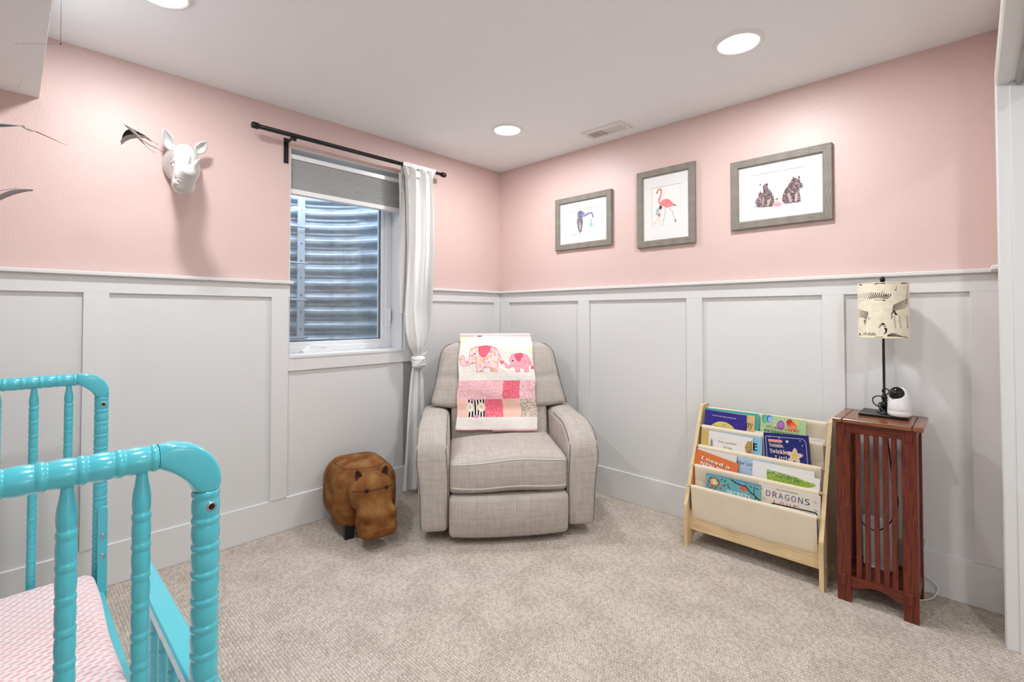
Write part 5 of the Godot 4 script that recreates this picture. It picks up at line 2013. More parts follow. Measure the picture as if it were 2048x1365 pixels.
func books():
	var p: Pic
	var o: Node3D
	var w: float
	var rng := RandomNumberGenerator.new()
	rng.seed = 4
	# row 1 --------------------------------------------------
	p = Pic.new(640, 640, Color(0.185, 0.13, 0.52))
	for i in 420:
		var x := rng.randf()
		var y := rng.randf()
		p.line([Vector2(x, y), Vector2(x + rng.randf_range(-0.008, 0.008), y + rng.randf_range(0.006, 0.016))], 0.0045, Color(0.33, 0.36, 0.72).lerp(Color(0.55, 0.62, 0.86), rng.randf()))
	p.ell(0.46, 0.62, 0.39, 0.40, Color(0.84, 0.80, 0.44), 0.0, 60)
	o = book("picture_book", "blue picture book with a big yellow moon, The Kissing Hand, top left of rack", 1, 0.014, 0.1, Vector2(1.777, 0.703), Vector2(1.996, 0.700), 0.235, 0.007, pic_mat("cover_moon", p.tex(), 0.35))
	words("THE NEW YORK TIMES #1 BESTSELLER", 0.0048, M.ink_white, o, Vector3(-0.005, 0.210, 0.0004), 0.128, "blurb", "Droid Serif")
	words("The", 0.0070, M.ink_grey, o, Vector3(-0.004, 0.168, 0.0004), 0.0, "title", "Droid Serif")
	words("KISSING HAND", 0.0125, M.ink, o, Vector3(-0.002, 0.149, 0.0004), 0.124, "title", "Droid Serif")
	o = book("picture_book", "tan picture book whose title ends in py, behind the blue moon book", 1, 0.023, 0.1, Vector2(1.808, 0.701), Vector2(2.036, 0.701), 0.235, 0.007, mat("cover_tan", Color(0.86, 0.73, 0.50), 0.5))
	words("py", 0.030, M.ink, o, Vector3(0.087, 0.186, 0.0004), 0.036, "title", "Droid Serif")
	o = book("picture_book", "teal picture book, rearmost at the top left of the rack", 1, 0.032, 0.1, Vector2(1.779, 0.711), Vector2(2.053, 0.714), 0.245, 0.006, mat("cover_teal", Color(0.27, 0.68, 0.66), 0.45))
	p = Pic.new(640, 700, Color(0.68, 0.80, 0.58))
	p.specks(500, 0.01, 0.04, [Color(0.62, 0.77, 0.54), Color(0.74, 0.84, 0.64), Color(0.70, 0.82, 0.66)], V([0, 0, 1, 0, 1, 1, 0, 1]), 5, 0.4)
	for q in [[0.10, 0.09, 0.080, Color(0.30, 0.68, 0.55)], [0.14, 0.10, 0.06, Color(0.45, 0.78, 0.66)], [0.20, 0.075, 0.070, Color(0.20, 0.45, 0.72)], [0.22, 0.085, 0.055, Color(0.62, 0.74, 0.90)], [0.455, 0.17, 0.088, Color(0.60, 0.33, 0.62)], [0.455, 0.17, 0.065, Color(0.70, 0.45, 0.72)], [0.65, 0.11, 0.080, Color(0.84, 0.16, 0.16)], [0.72, 0.17, 0.085, Color(0.90, 0.40, 0.25)], [0.735, 0.19, 0.06, Color(0.93, 0.56, 0.36)], [0.81, 0.06, 0.05, Color(0.87, 0.80, 0.42)]]:
		p.ell(q[0], q[1], q[2], q[2] * 1.12, q[3])
	p.line(V([0.20, 0.29, 0.33, 0.19, 0.42, 0.06, 0.50, 0.04, 0.60, 0.14, 0.70, 0.24, 0.80, 0.28]), 0.012, Color(0.85, 0.90, 0.80))
	o = book("picture_book", "green picture book with coloured balloons, Mei-Mei's Lucky Birthday Noodles", 1, 0.030, 0.1, Vector2(2.064, 0.716), Vector2(2.272, 0.711), 0.245, 0.008, pic_mat("cover_balloons", p.tex(), 0.4))
	words("MEI-MEI'S", 0.0125, mat("ink_brown", Color(0.60, 0.27, 0.16), 0.7), o, Vector3(-0.038, 0.186, 0.0004), 0.078)
	words("LUCKY", 0.0140, M.ink_red, o, Vector3(0.042, 0.186, 0.0004), 0.062, "title", "Droid Sans", true)
	words("BIRTHDAY NOODLES", 0.0130, mat("ink_navy", Color(0.08, 0.14, 0.30), 0.7), o, Vector3(-0.006, 0.165, 0.0004), 0.158, "title", "Droid Sans", true)
	o = book("picture_book", "wide low white book in front of the green balloon book", 1, 0.014, 0.1, Vector2(2.040, 0.628), Vector2(2.355, 0.637), 0.17, 0.010, mat("cover_white", Color(0.90, 0.89, 0.87), 0.6))
	var i0 := 0
	for c in [M.ink_blue, M.ink_red, M.ink_orange, mat("ink_plum", Color(0.40, 0.08, 0.25), 0.7)]:
		part("letter_top", bx(Vector3(0.064 + 0.020 * i0, 0.146, 0), Vector3(0.071 + 0.021 * i0, 0.149, 0.0006)), c, o)
		i0 += 1
	# row 2 --------------------------------------------------
	p = Pic.new(760, 620, Color(0.90, 0.885, 0.87))
	p.poly(V([0, 0, 0.155, 0, 0.155, 1, 0, 1]), Color(0.80, 0.69, 0.38))
	for k in 9:
		var yy := 0.20 + 0.03 * k
		for sx in [-1.0, 1.0]: p.line([Vector2(0.215, yy + 0.06), Vector2(0.215 + sx * (0.018 + 0.005 * k), yy)], 0.007, Color(0.25, 0.19, 0.17))
	p.line(V([0.215, 0.16, 0.215, 0.62]), 0.007, Color(0.25, 0.19, 0.17))
	p.poly(V([0.160, 0.42, 0.175, 0.42, 0.180, 0.55, 0.160, 0.55]), Color(0.33, 0.15, 0.11))
	p.ell(0.345, 0.49, 0.034, 0.026, Color(0.42, 0.24, 0.14))
	p.line(V([0.335, 0.44, 0.36, 0.40]), 0.010, Color(0.22, 0.15, 0.12))
	for q in [[0.28, 0.20], [0.73, 0.39]]: p.ell(q[0], q[1], 0.008, 0.008, Color(0.45, 0.42, 0.42))
	var tree := V([0.86, 0.24, 0.90, 0.10, 0.95, 0.08, 0.985, 0.12, 0.985, 0.40, 0.95, 0.52, 0.90, 0.46])
	p.poly(tree, Color(0.70, 0.57, 0.32))
	p.specks(300, 0.004, 0.014, [Color(0.60, 0.46, 0.24), Color(0.80, 0.68, 0.44), Color(0.52, 0.38, 0.20)], tree, 7, 0.4)
	p.line(V([0.94, 0.30, 0.945, 0.70]), 0.016, Color(0.36, 0.27, 0.20))
	p.line(V([0.98, 0.06, 0.985, 0.70]), 0.012, Color(0.33, 0.22, 0.14))
	var bush := V([0.70, 0.62, 0.74, 0.52, 0.80, 0.47, 0.86, 0.50, 0.90, 0.62])
	p.poly(bush, Color(0.76, 0.70, 0.36))
	p.specks(120, 0.004, 0.012, [Color(0.68, 0.60, 0.28), Color(0.84, 0.78, 0.48)], bush, 9, 0.4)
	o = book("picture_book", "cream picture book with mustard spine and autumn tree, tiny perfect things", 2, 0.013, 0.1, Vector2(1.777, 0.601), Vector2(2.044, 0.598), 0.225, 0.007, pic_mat("cover_autumn", p.tex(), 0.6))
	words("tiny, perfect", 0.0105, M.ink_grey, o, Vector3(0.006, 0.177, 0.0004), 0.096)
	words("things", 0.0105, M.ink_grey, o, Vector3(0.010, 0.152, 0.0004), 0.046)
	p = Pic.new(600, 500, Color(0.53, 0.76, 0.88))
	p.specks(200, 0.01, 0.05, [Color(0.60, 0.80, 0.91), Color(0.48, 0.72, 0.86)], V([0, 0, 1, 0, 1, 1, 0, 1]), 3, 0.4)
	p.poly(V([0.86, 0.50, 0.89, 0.36, 0.92, 0.44, 0.95, 0.40, 0.96, 0.50, 1.0, 0.53, 0.97, 0.60, 1.0, 0.68, 0.84, 0.68]), Color(0.93, 0.93, 0.93))
	o = book("picture_book", "light blue picture book with black E and red mark, behind the autumn book", 2, 0.022, 0.1, Vector2(1.824, 0.601), Vector2(2.085, 0.604), 0.225, 0.006, pic_mat("cover_sky", p.tex(), 0.4))
	words("E", 0.036, M.ink, o, Vector3(0.098, 0.174, 0.0004), 0.020, "title", "Droid Sans", true)
	part("mark", bx(Vector3(0.096, 0.108, 0), Vector3(0.108, 0.138, 0.0006)), M.ink_red, o)
	p = Pic.new(620, 660, Color(0.10, 0.135, 0.42))
	var rr := 0.06
	p.line(V([0.05, 0.99, 0.045, 0.09, 0.06, 0.075, 0.88, 0.075, 0.93, 0.12, 0.945, 0.20, 0.95, 0.99]), 0.010, Color(0.83, 0.82, 0.86))
	p.poly(V([0.10, 0.135, 0.42, 0.135, 0.42, 0.20, 0.10, 0.20]), Color(0.90, 0.60, 0.57))
	for q in [[0.135, 0.085], [0.36, 0.095], [0.55, 0.15], [0.82, 0.12], [0.86, 0.22]]: p.ell(q[0], q[1], 0.014, 0.014, Color(0.78, 0.82, 0.92))
	var star := func(cx: float, cy: float, ro: float, ri: float, c: Color):
		var a := []
		for i in 40:
			var t := TAU * i / 40.0 - PI / 2 + 0.1
			var k: float = 0.5 + 0.5 * cos(5.0 * (t + PI / 2 - 0.1))
			var r: float = lerpf(ri, ro, pow(k, 1.1))
			a.append(Vector2(cx + cos(t) * r, cy + sin(t) * r * 0.94))
		p.poly(a, c)
	star.call(0.53, 0.16, 0.04, 0.018, Color(0.80, 0.90, 0.93))
	star.call(0.68, 0.46, 0.19, 0.105, Color(0.84, 0.66, 0.60))
	star.call(0.68, 0.46, 0.155, 0.085, Color(0.86, 0.80, 0.82))
	star.call(0.68, 0.46, 0.11, 0.055, Color(0.83, 0.76, 0.38))
	for i in 26:
		var t := TAU * i / 26.0
		p.ell(0.68 + cos(t) * 0.225, 0.46 + sin(t) * 0.21, 0.006, 0.006, Color(0.42, 0.50, 0.78))
	o = book("board_book", "navy board book with a gold star, Twinkle Twinkle Little, standing proud of its sling", 2, 0.011, 0.08, Vector2(2.095, 0.637), Vector2(2.293, 0.652), 0.22, 0.012, pic_mat("cover_star", p.tex(), 0.3))
	words("Twinkle,", 0.0160, M.ink_cream, o, Vector3(-0.043, 0.161, 0.0004), 0.066, "title", "Droid Serif", true)
	words("Twinkle,", 0.0185, M.ink_cream, o, Vector3(-0.034, 0.132, 0.0004), 0.082, "title", "Droid Serif", true)
	words("Little", 0.0200, M.ink_cream, o, Vector3(-0.018, 0.101, 0.0004), 0.070, "title", "Droid Serif")
	# row 3 --------------------------------------------------
	o = book("picture_book", "tilted orange book, I need a NEW BUTT, at the left of the third sling", 3, 0.012, 0.1, Vector2(1.772, 0.501), Vector2(1.992, 0.465), 0.225, 0.006, mat("cover_orange", Color(0.86, 0.46, 0.22), 0.4))
	for q in [[0.0, 0.0, M.ink], [-0.0018, 0.0018, M.ink_white]]:
		words("I need a", 0.0165, q[2], o, Vector3(-0.002 + q[0], 0.188 + q[1], 0.0004 + (0.0006 if q[0] < 0 else 0.0)), 0.150, "title", "Droid Sans", true)
		words("NEW BUTT", 0.0190, q[2], o, Vector3(0.006 + q[0], 0.159 + q[1], 0.0004 + (0.0006 if q[0] < 0 else 0.0)), 0.165, "title", "Droid Sans", true)
	book("picture_book", "plain white book behind the tilted orange one", 3, 0.020, 0.1, Vector2(1.772, 0.505), Vector2(1.978, 0.501), 0.225, 0.007, mat("cover_plain", Color(0.88, 0.875, 0.865), 0.6))
	p = Pic.new(440, 520, Color(0.66, 0.77, 0.86))
	p.specks(160, 0.02, 0.07, [Color(0.70, 0.80, 0.88), Color(0.62, 0.73, 0.83)], V([0, 0, 1, 0, 1, 1, 0, 1]), 5, 0.3)
	p.ell(0.22, 0.66, 0.30, 0.20, Color(0.66, 0.28, 0.16))
	p.specks(60, 0.01, 0.03, [Color(0.74, 0.36, 0.22), Color(0.56, 0.22, 0.12)], circle(0.2, 16, Vector2(0.22, 0.64)), 3, 0.4)
	o = book("picture_book", "pale blue book lettered Little with a red hill, beside the orange one", 3, 0.028, 0.1, Vector2(1.982, 0.500), Vector2(2.168, 0.501), 0.225, 0.006, pic_mat("cover_hill", p.tex(), 0.45))
	words("The Little", 0.0155, mat("ink_blueblack", Color(0.16, 0.16, 0.25), 0.7), o, Vector3(-0.050, 0.195, 0.0004), 0.092, "title", "Droid Serif")
	words("Red", 0.0045, M.ink_red, o, Vector3(-0.022, 0.172, 0.0004), 0.022, "subtitle", "Droid Serif")
	p = Pic.new(620, 520, Color(0.895, 0.89, 0.875))
	p.ell(0.275, 0.60, 0.012, 0.03, Color(0.2, 0.12, 0.08))
	book("picture_book", "blank white book behind the green tree book in the third sling", 3, 0.020, 0.1, Vector2(2.055, 0.495), Vector2(2.328, 0.497), 0.225, 0.007, pic_mat("cover_bare", p.tex(), 0.6))
	p = Pic.new(760, 700, Color(0.90, 0.89, 0.875))
	var crown := V([0.0, 0.02, 0.15, 0.03, 0.35, 0.05, 0.50, 0.06, 0.62, 0.08, 0.75, 0.12, 0.90, 0.13, 0.94, 0.17, 0.86, 0.22, 0.76, 0.26, 0.68, 0.30, 0.60, 0.26, 0.50, 0.31, 0.36, 0.32, 0.20, 0.33, 0.08, 0.30, 0.01, 0.26])
	p.poly(crown, Color(0.52, 0.66, 0.22))
	p.specks(900, 0.006, 0.022, [Color(0.34, 0.52, 0.14), Color(0.62, 0.72, 0.28), Color(0.72, 0.76, 0.36), Color(0.46, 0.60, 0.20)], crown, 6, 0.45)
	p.specks(260, 0.006, 0.018, [Color(0.20, 0.38, 0.12), Color(0.28, 0.46, 0.16), Color(0.86, 0.88, 0.80)], V([0.0, 0.02, 0.15, 0.03, 0.62, 0.08, 0.62, 0.16, 0.3, 0.15, 0.02, 0.11]), 8, 0.5)
	p.line(V([0.60, 0.335, 0.645, 0.325, 0.69, 0.335]), 0.016, Color(0.72, 0.13, 0.10))
	o = book("picture_book", "white picture book with a leafy green watercolour tree across its cover", 3, 0.012, 0.1, Vector2(2.124, 0.473), Vector2(2.352, 0.472), 0.20, 0.007, pic_mat("cover_tree", p.tex(), 0.55))
	# row 4 --------------------------------------------------
	p = Pic.new(820, 640, Color(0.40, 0.66, 0.69))
	p.poly(V([0, 0, 1, 0, 1, 0.025, 0, 0.025]), Color(0.30, 0.56, 0.72))
	p.line(V([0.48, 0.02, 0.55, 0.07, 0.66, 0.10, 0.74, 0.10, 0.82, 0.20, 0.90, 0.26, 1.0, 0.36]), 0.022, Color(0.16, 0.08, 0.09))
	p.line(V([0.74, 0.10, 0.735, 0.03]), 0.010, Color(0.16, 0.08, 0.09))
	p.line(V([0.90, 0.27, 0.885, 0.14, 0.90, 0.05]), 0.013, Color(0.16, 0.08, 0.09))
	p.line(V([0.92, 0.28, 0.89, 0.42]), 0.014, Color(0.16, 0.08, 0.09))
	p.line(V([0.555, 0.07, 0.555, 0.04]), 0.008, Color(0.16, 0.08, 0.09))
	for q in [[0.05, 0.18], [0.09, 0.08], [0.24, 0.10], [0.30, 0.07], [0.36, 0.09], [0.42, 0.16], [0.44, 0.22], [0.36, 0.19], [0.83, 0.08], [0.94, 0.10], [0.80, 0.27], [0.20, 0.29], [0.95, 0.42], [0.04, 0.27], [0.13, 0.30]]:
		p.ell(q[0], q[1], 0.030, 0.014, Color(0.16, 0.38, 0.24), rng.randf() * 3.0)
	for q in [[0.66, 0.15], [0.70, 0.19], [0.73, 0.17], [0.69, 0.14], [0.79, 0.36], [0.83, 0.39], [0.81, 0.42], [0.77, 0.40]]:
		p.ell(q[0], q[1], 0.040, 0.030, Color(0.84, 0.30, 0.24).lerp(Color(0.90, 0.48, 0.40), rng.randf()), rng.randf() * 3.0)
	for q in [[0.33, 0.20], [0.28, 0.28], [0.09, 0.32], [0.17, 0.34]]: p.ell(q[0], q[1], 0.022, 0.022, Color(0.80, 0.18, 0.16))
	p.ell(0.155, 0.165, 0.105, 0.105, Color(0.50, 0.09, 0.22))
	p.ell(0.155, 0.165, 0.088, 0.088, Color(0.86, 0.62, 0.35))
	p.poly(V([0.13, 0.10, 0.21, 0.11, 0.20, 0.21, 0.13, 0.20]), Color(0.88, 0.87, 0.78))
	p.poly(V([0.15, 0.12, 0.19, 0.12, 0.19, 0.16, 0.15, 0.16]), Color(0.66, 0.78, 0.62))
	p.ell(0.235, 0.12, 0.035, 0.03, Color(0.42, 0.45, 0.30))
	o = book("picture_book", "teal floral picture book lettered SECRETS in the lowest sling", 4, 0.016, 0.1, Vector2(1.841, 0.395), Vector2(2.108, 0.396), 0.215, 0.007, pic_mat("cover_floral", p.tex(), 0.35))
	words("SECRETS", 0.0215, mat("ink_aqua", Color(0.80, 0.90, 0.90), 0.6), o, Vector3(0.030, 0.144, 0.0004), 0.112, "title", "Droid Sans", true)
	p = Pic.new(760, 640, Color(0.86, 0.825, 0.77))
	for q in [[0.10, 0.30], [0.04, 0.10], [0.80, 0.42], [0.93, 0.30], [0.92, 0.14]]:
		p.line([Vector2(q[0] - 0.03, q[1] - 0.02), Vector2(q[0], q[1] + 0.01), Vector2(q[0] + 0.04, q[1])], 0.006, Color(0.52, 0.36, 0.33))
		p.line([Vector2(q[0], q[1] - 0.02), Vector2(q[0] + 0.01, q[1] + 0.03)], 0.005, Color(0.52, 0.40, 0.35))
	o = book("picture_book", "cream picture book lettered DRAGONS LOVE, at the right of the lowest sling", 4, 0.024, 0.1, Vector2(2.096, 0.403), Vector2(2.360, 0.404), 0.225, 0.008, pic_mat("cover_cream", p.tex(), 0.55))
	words("NEW YORK TIMES BESTSELLER", 0.0050, M.ink_grey, o, Vector3(-0.006, 0.214, 0.0004), 0.094, "blurb")
	var dx := -0.088
	for c in [["D", M.ink_blue], ["R", mat("ink_violet", Color(0.24, 0.15, 0.30), 0.7)], ["A", M.ink_blue], ["G", mat("ink_slate", Color(0.20, 0.24, 0.42), 0.7)], ["O", mat("ink_violet2", Color(0.20, 0.16, 0.40), 0.7)], ["N", M.ink_blue], ["S", M.ink_navy]]:
		words(c[0], 0.0270, c[1], o, Vector3(dx, 0.186, 0.0004), 0.019, "title")
		dx += 0.0278
	dx = -0.056
	for c in "LOVE":
		words(c, 0.0260, M.ink_orange, o, Vector3(dx, 0.146, 0.0004), 0.019, "title")
		dx += 0.0290
	# rounded black-edged board in front of it
	var st := S()
	o = thing("activity_board", "flat board with rounded black rim in front of the DRAGONS LOVE book", "toy", Vector3(-0.306, 0.165, 2.2555), Basis(Vector3(0, 0, 1), Vector3(0.1, 1, 0).normalized(), Vector3(-1, 0.1, 0).normalized()) * Basis(Vector3(0, 0, 1), 0.024))
	var rect := func(hw: float, y0: float, y1: float, r: float) -> Array:
		var a := []
		for q in [[hw - r, y0 + r, -PI / 2], [hw - r, y1 - r, 0.0], [-hw + r, y1 - r, PI / 2], [-hw + r, y0 + r, PI]]:
			for i in 6: a.append(Vector2(q[0] + cos(q[2] + PI / 2 * i / 5) * r, q[1] + sin(q[2] + PI / 2 * i / 5) * r))
		return a
	extrude(st, rect.call(0.0965, 0.0, 0.164, 0.010), -0.008, 0.0)
	part("rim", st, M.black_plastic, o)
	st = S()
	extrude(st, rect.call(0.0915, 0.005, 0.159, 0.006), 0.0, 0.0008)
	part("line", st, M.ink_white, o, "thin white line inside the rim")
	st = S()
	extrude(st, rect.call(0.0895, 0.007, 0.1555, 0.005), 0.0008, 0.0014)
	var fld := part("field", st, mat("ink_field", Color(0.055, 0.065, 0.13), 0.4), o)
	st = S()
	extrude(st, V([-0.050, 0.148, -0.03, 0.155, 0.03, 0.155, 0.062, 0.149, 0.066, 0.10, -0.056, 0.10]), 0.0014, 0.0019)
	part("paper", st, M.page, fld)
	words("MAKE YOUR OWN", 0.0062, M.ink_plum, o, Vector3(0.004, 0.148, 0.0022), 0.07, "print", "Droid Serif")
	# red book down in the lowest pocket
	book("picture_book", "red book showing only its spine at the left of the lowest pocket", 4, 0.016, 0.1, Vector2(1.7655, 0.290), Vector2(1.800, 0.290), 0.105, 0.010, mat("cover_red", Color(0.62, 0.06, 0.06), 0.4))


func stand():
	var o := thing("slatted_stand", "narrow cherry-stained wooden stand with five front slats beside the book rack", "pedestal stand")
	var ch: Material = M.cherry
	var chl: Material = M.cherry_long
	var x0 := -0.342
	var x1 := -0.078
	var za := 2.433
	var zb := 2.706
	# top in three boards with dark joints, and a thin inlay line along the front and back
	for q in [[2.424, 2.4575], [2.4595, 2.6925], [2.6945, 2.728]]:
		part("top_board", bx(Vector3(-0.360, 0.7705, q[0]), Vector3(-0.063, 0.7875, q[1]), 0.002), M.cherry_top, o)
	for x in [-0.338, -0.085]:
		part("inlay", bx(Vector3(x - 0.0008, 0.786, 2.426), Vector3(x + 0.0008, 0.7879, 2.726)), M.dark, o)
	part("top_core", bx(Vector3(-0.352, 0.7700, 2.43), Vector3(-0.07, 0.783, 2.722)), M.dark, o)
	# legs: flat front and back posts with raised tenon blocks
	for z in [za, zb - 0.049]:
		for x in [x0, x1 - 0.026]:
			var lg := part("leg", bx(Vector3(x, 0, z), Vector3(x + 0.026, 0.7700, z + 0.049), 0.0018), ch, o)
			if x == x0:
				for y in [[0.722, 0.7690], [0.068, 0.116]]:
					part("tenon", bx(Vector3(x - 0.0075, y[0], z + 0.013), Vector3(x + 0.002, y[1], z + 0.035), 0.0015), ch, lg)
	# front and back rails
	for x in [x0 + 0.005, x1 - 0.021]:
		part("top_rail", bx(Vector3(x, 0.727, za + 0.045), Vector3(x + 0.016, 0.7700, zb - 0.045), 0.001), chl, o)
		var st := S()
		var ol := []
		var zl := za + 0.045
		var zr := zb - 0.045
		ol.append(Vector2(zl, 0.112))
		ol.append(Vector2(zr, 0.112))
		ol.append(Vector2(zr, 0.064))
		ol.append(Vector2(zr - 0.026, 0.066))
		for i in range(0, 13):
			var t := i / 12.0
			ol.append(Vector2(lerpf(zr - 0.028, zl + 0.028, t), 0.066 + 0.020 * sin(PI * t)))
		ol.append(Vector2(zl + 0.026, 0.066))
		ol.append(Vector2(zl, 0.064))
		extrude(st, ol, x, x + 0.016, Transform3D(Basis(Vector3(0, 0, 1), Vector3(0, 1, 0), Vector3(1, 0, 0)), Vector3.ZERO))
		part("bottom_rail", st, chl, o)
	for q in [2.5005, 2.5320, 2.5635, 2.5945, 2.6230]:
		part("slat", bx(Vector3(-0.333, 0.108, q), Vector3(-0.323, 0.73, q + 0.0185), 0.001), ch, o)
	# side panels between the posts, lower shelf
	for z in [za + 0.006, zb - 0.018]:
		part("side_rail", bx(Vector3(x0 + 0.024, 0.727, z), Vector3(x1 - 0.024, 0.768, z + 0.014), 0.001), ch, o)
		part("side_rail", bx(Vector3(x0 + 0.024, 0.064, z), Vector3(x1 - 0.024, 0.112, z + 0.014), 0.001), ch, o)
		for k in 3:
			var sx := x0 + 0.066 + 0.045 * k
			part("side_slat", bx(Vector3(sx, 0.108, z + 0.003), Vector3(sx + 0.026, 0.730, z + 0.012), 0.001), ch, o)
	part("shelf", bx(Vector3(x0 + 0.022, 0.092, za + 0.012), Vector3(x1 - 0.01, 0.106, zb - 0.012), 0.001), chl, o)
	# white box with a blue light standing inside, and its cables
	var r := thing("router", "white upright network box with a tiny blue light inside the slatted stand", "router", Vector3(-0.150, 0.106, 2.555))
	var st2 := S(0)
	rbox(st2, Vector3(0.017, 0.11, 0.055), 0.008, 3, 3, func(p: Vector3) -> Vector3: return p + Vector3(0, 0.112, 0))
	part("case", st2, M.white_plastic, r)
	part("base", bx(Vector3(-0.028, 0, -0.045), Vector3(0.028, 0.010, 0.045), 0.003), M.white_plastic, r)
	var led: StandardMaterial3D = mat("blue_led_light", Color(0.2, 0.15, 0.9), 0.4)
	led.emission_enabled = true
	led.emission = Color(0.25, 0.15, 1.0)
	led.emission_energy_multiplier = 3.0
	st2 = S(0)
	lathe(st2, [Vector2(0.0035, 0.0), Vector2(0.003, 0.0012), Vector2(0, 0.0015)], 10, Transform3D(Basis(Vector3(0, 1, 0), Vector3(-1, 0, 0), Vector3(0, 0, 1)), Vector3(-0.017, 0.205, -0.035)))
	part("led_light", st2, led, r, "glowing blue indicator light")
	var ol := OmniLight3D.new()
	ol.name = "led_light_glow"
	ol.light_color = Color(0.3, 0.2, 1.0)
	ol.light_energy = 0.00006
	ol.light_size = 0.003
	ol.omni_range = 8.0
	ol.omni_attenuation = 2.0
	ol.shadow_enabled = true
	r.add_child(ol)
	ol.position = Vector3(-0.0225, 0.205, -0.035)
	st2 = S(0)
	tube(st2, smooth_path([Vector3(-0.06, 0.78, 2.585), Vector3(-0.055, 0.66, 2.585), Vector3(-0.10, 0.50, 2.605), Vector3(-0.19, 0.42, 2.63), Vector3(-0.21, 0.33, 2.60), Vector3(-0.205, 0.285, 2.55), Vector3(-0.20, 0.31, 2.50), Vector3(-0.15, 0.35, 2.475)], 40), 0.003, 8)
	tag(part("power_cable", st2, M.black_plastic), "black power cable looping behind the slats of the stand", "cable")
	st2 = S(0)
	tube(st2, smooth_path([Vector3(-0.05, 0.33, 2.70), Vector3(-0.03, 0.258, 2.700), Vector3(-0.027, 0.240, 2.714), Vector3(-0.030, 0.215, 2.710), Vector3(-0.045, 0.17, 2.698), Vector3(-0.045, 0.10, 2.690), Vector3(-0.032, 0.082, 2.704), Vector3(-0.030, 0.050, 2.747), Vector3(-0.045, 0.016, 2.742), Vector3(-0.09, 0.006, 2.722), Vector3(-0.16, 0.005, 2.66)], 60), 0.0022, 8)
	tag(part("charger_cable", st2, M.white_plastic), "thin white charger cable trailing to the carpet behind the stand", "cable")


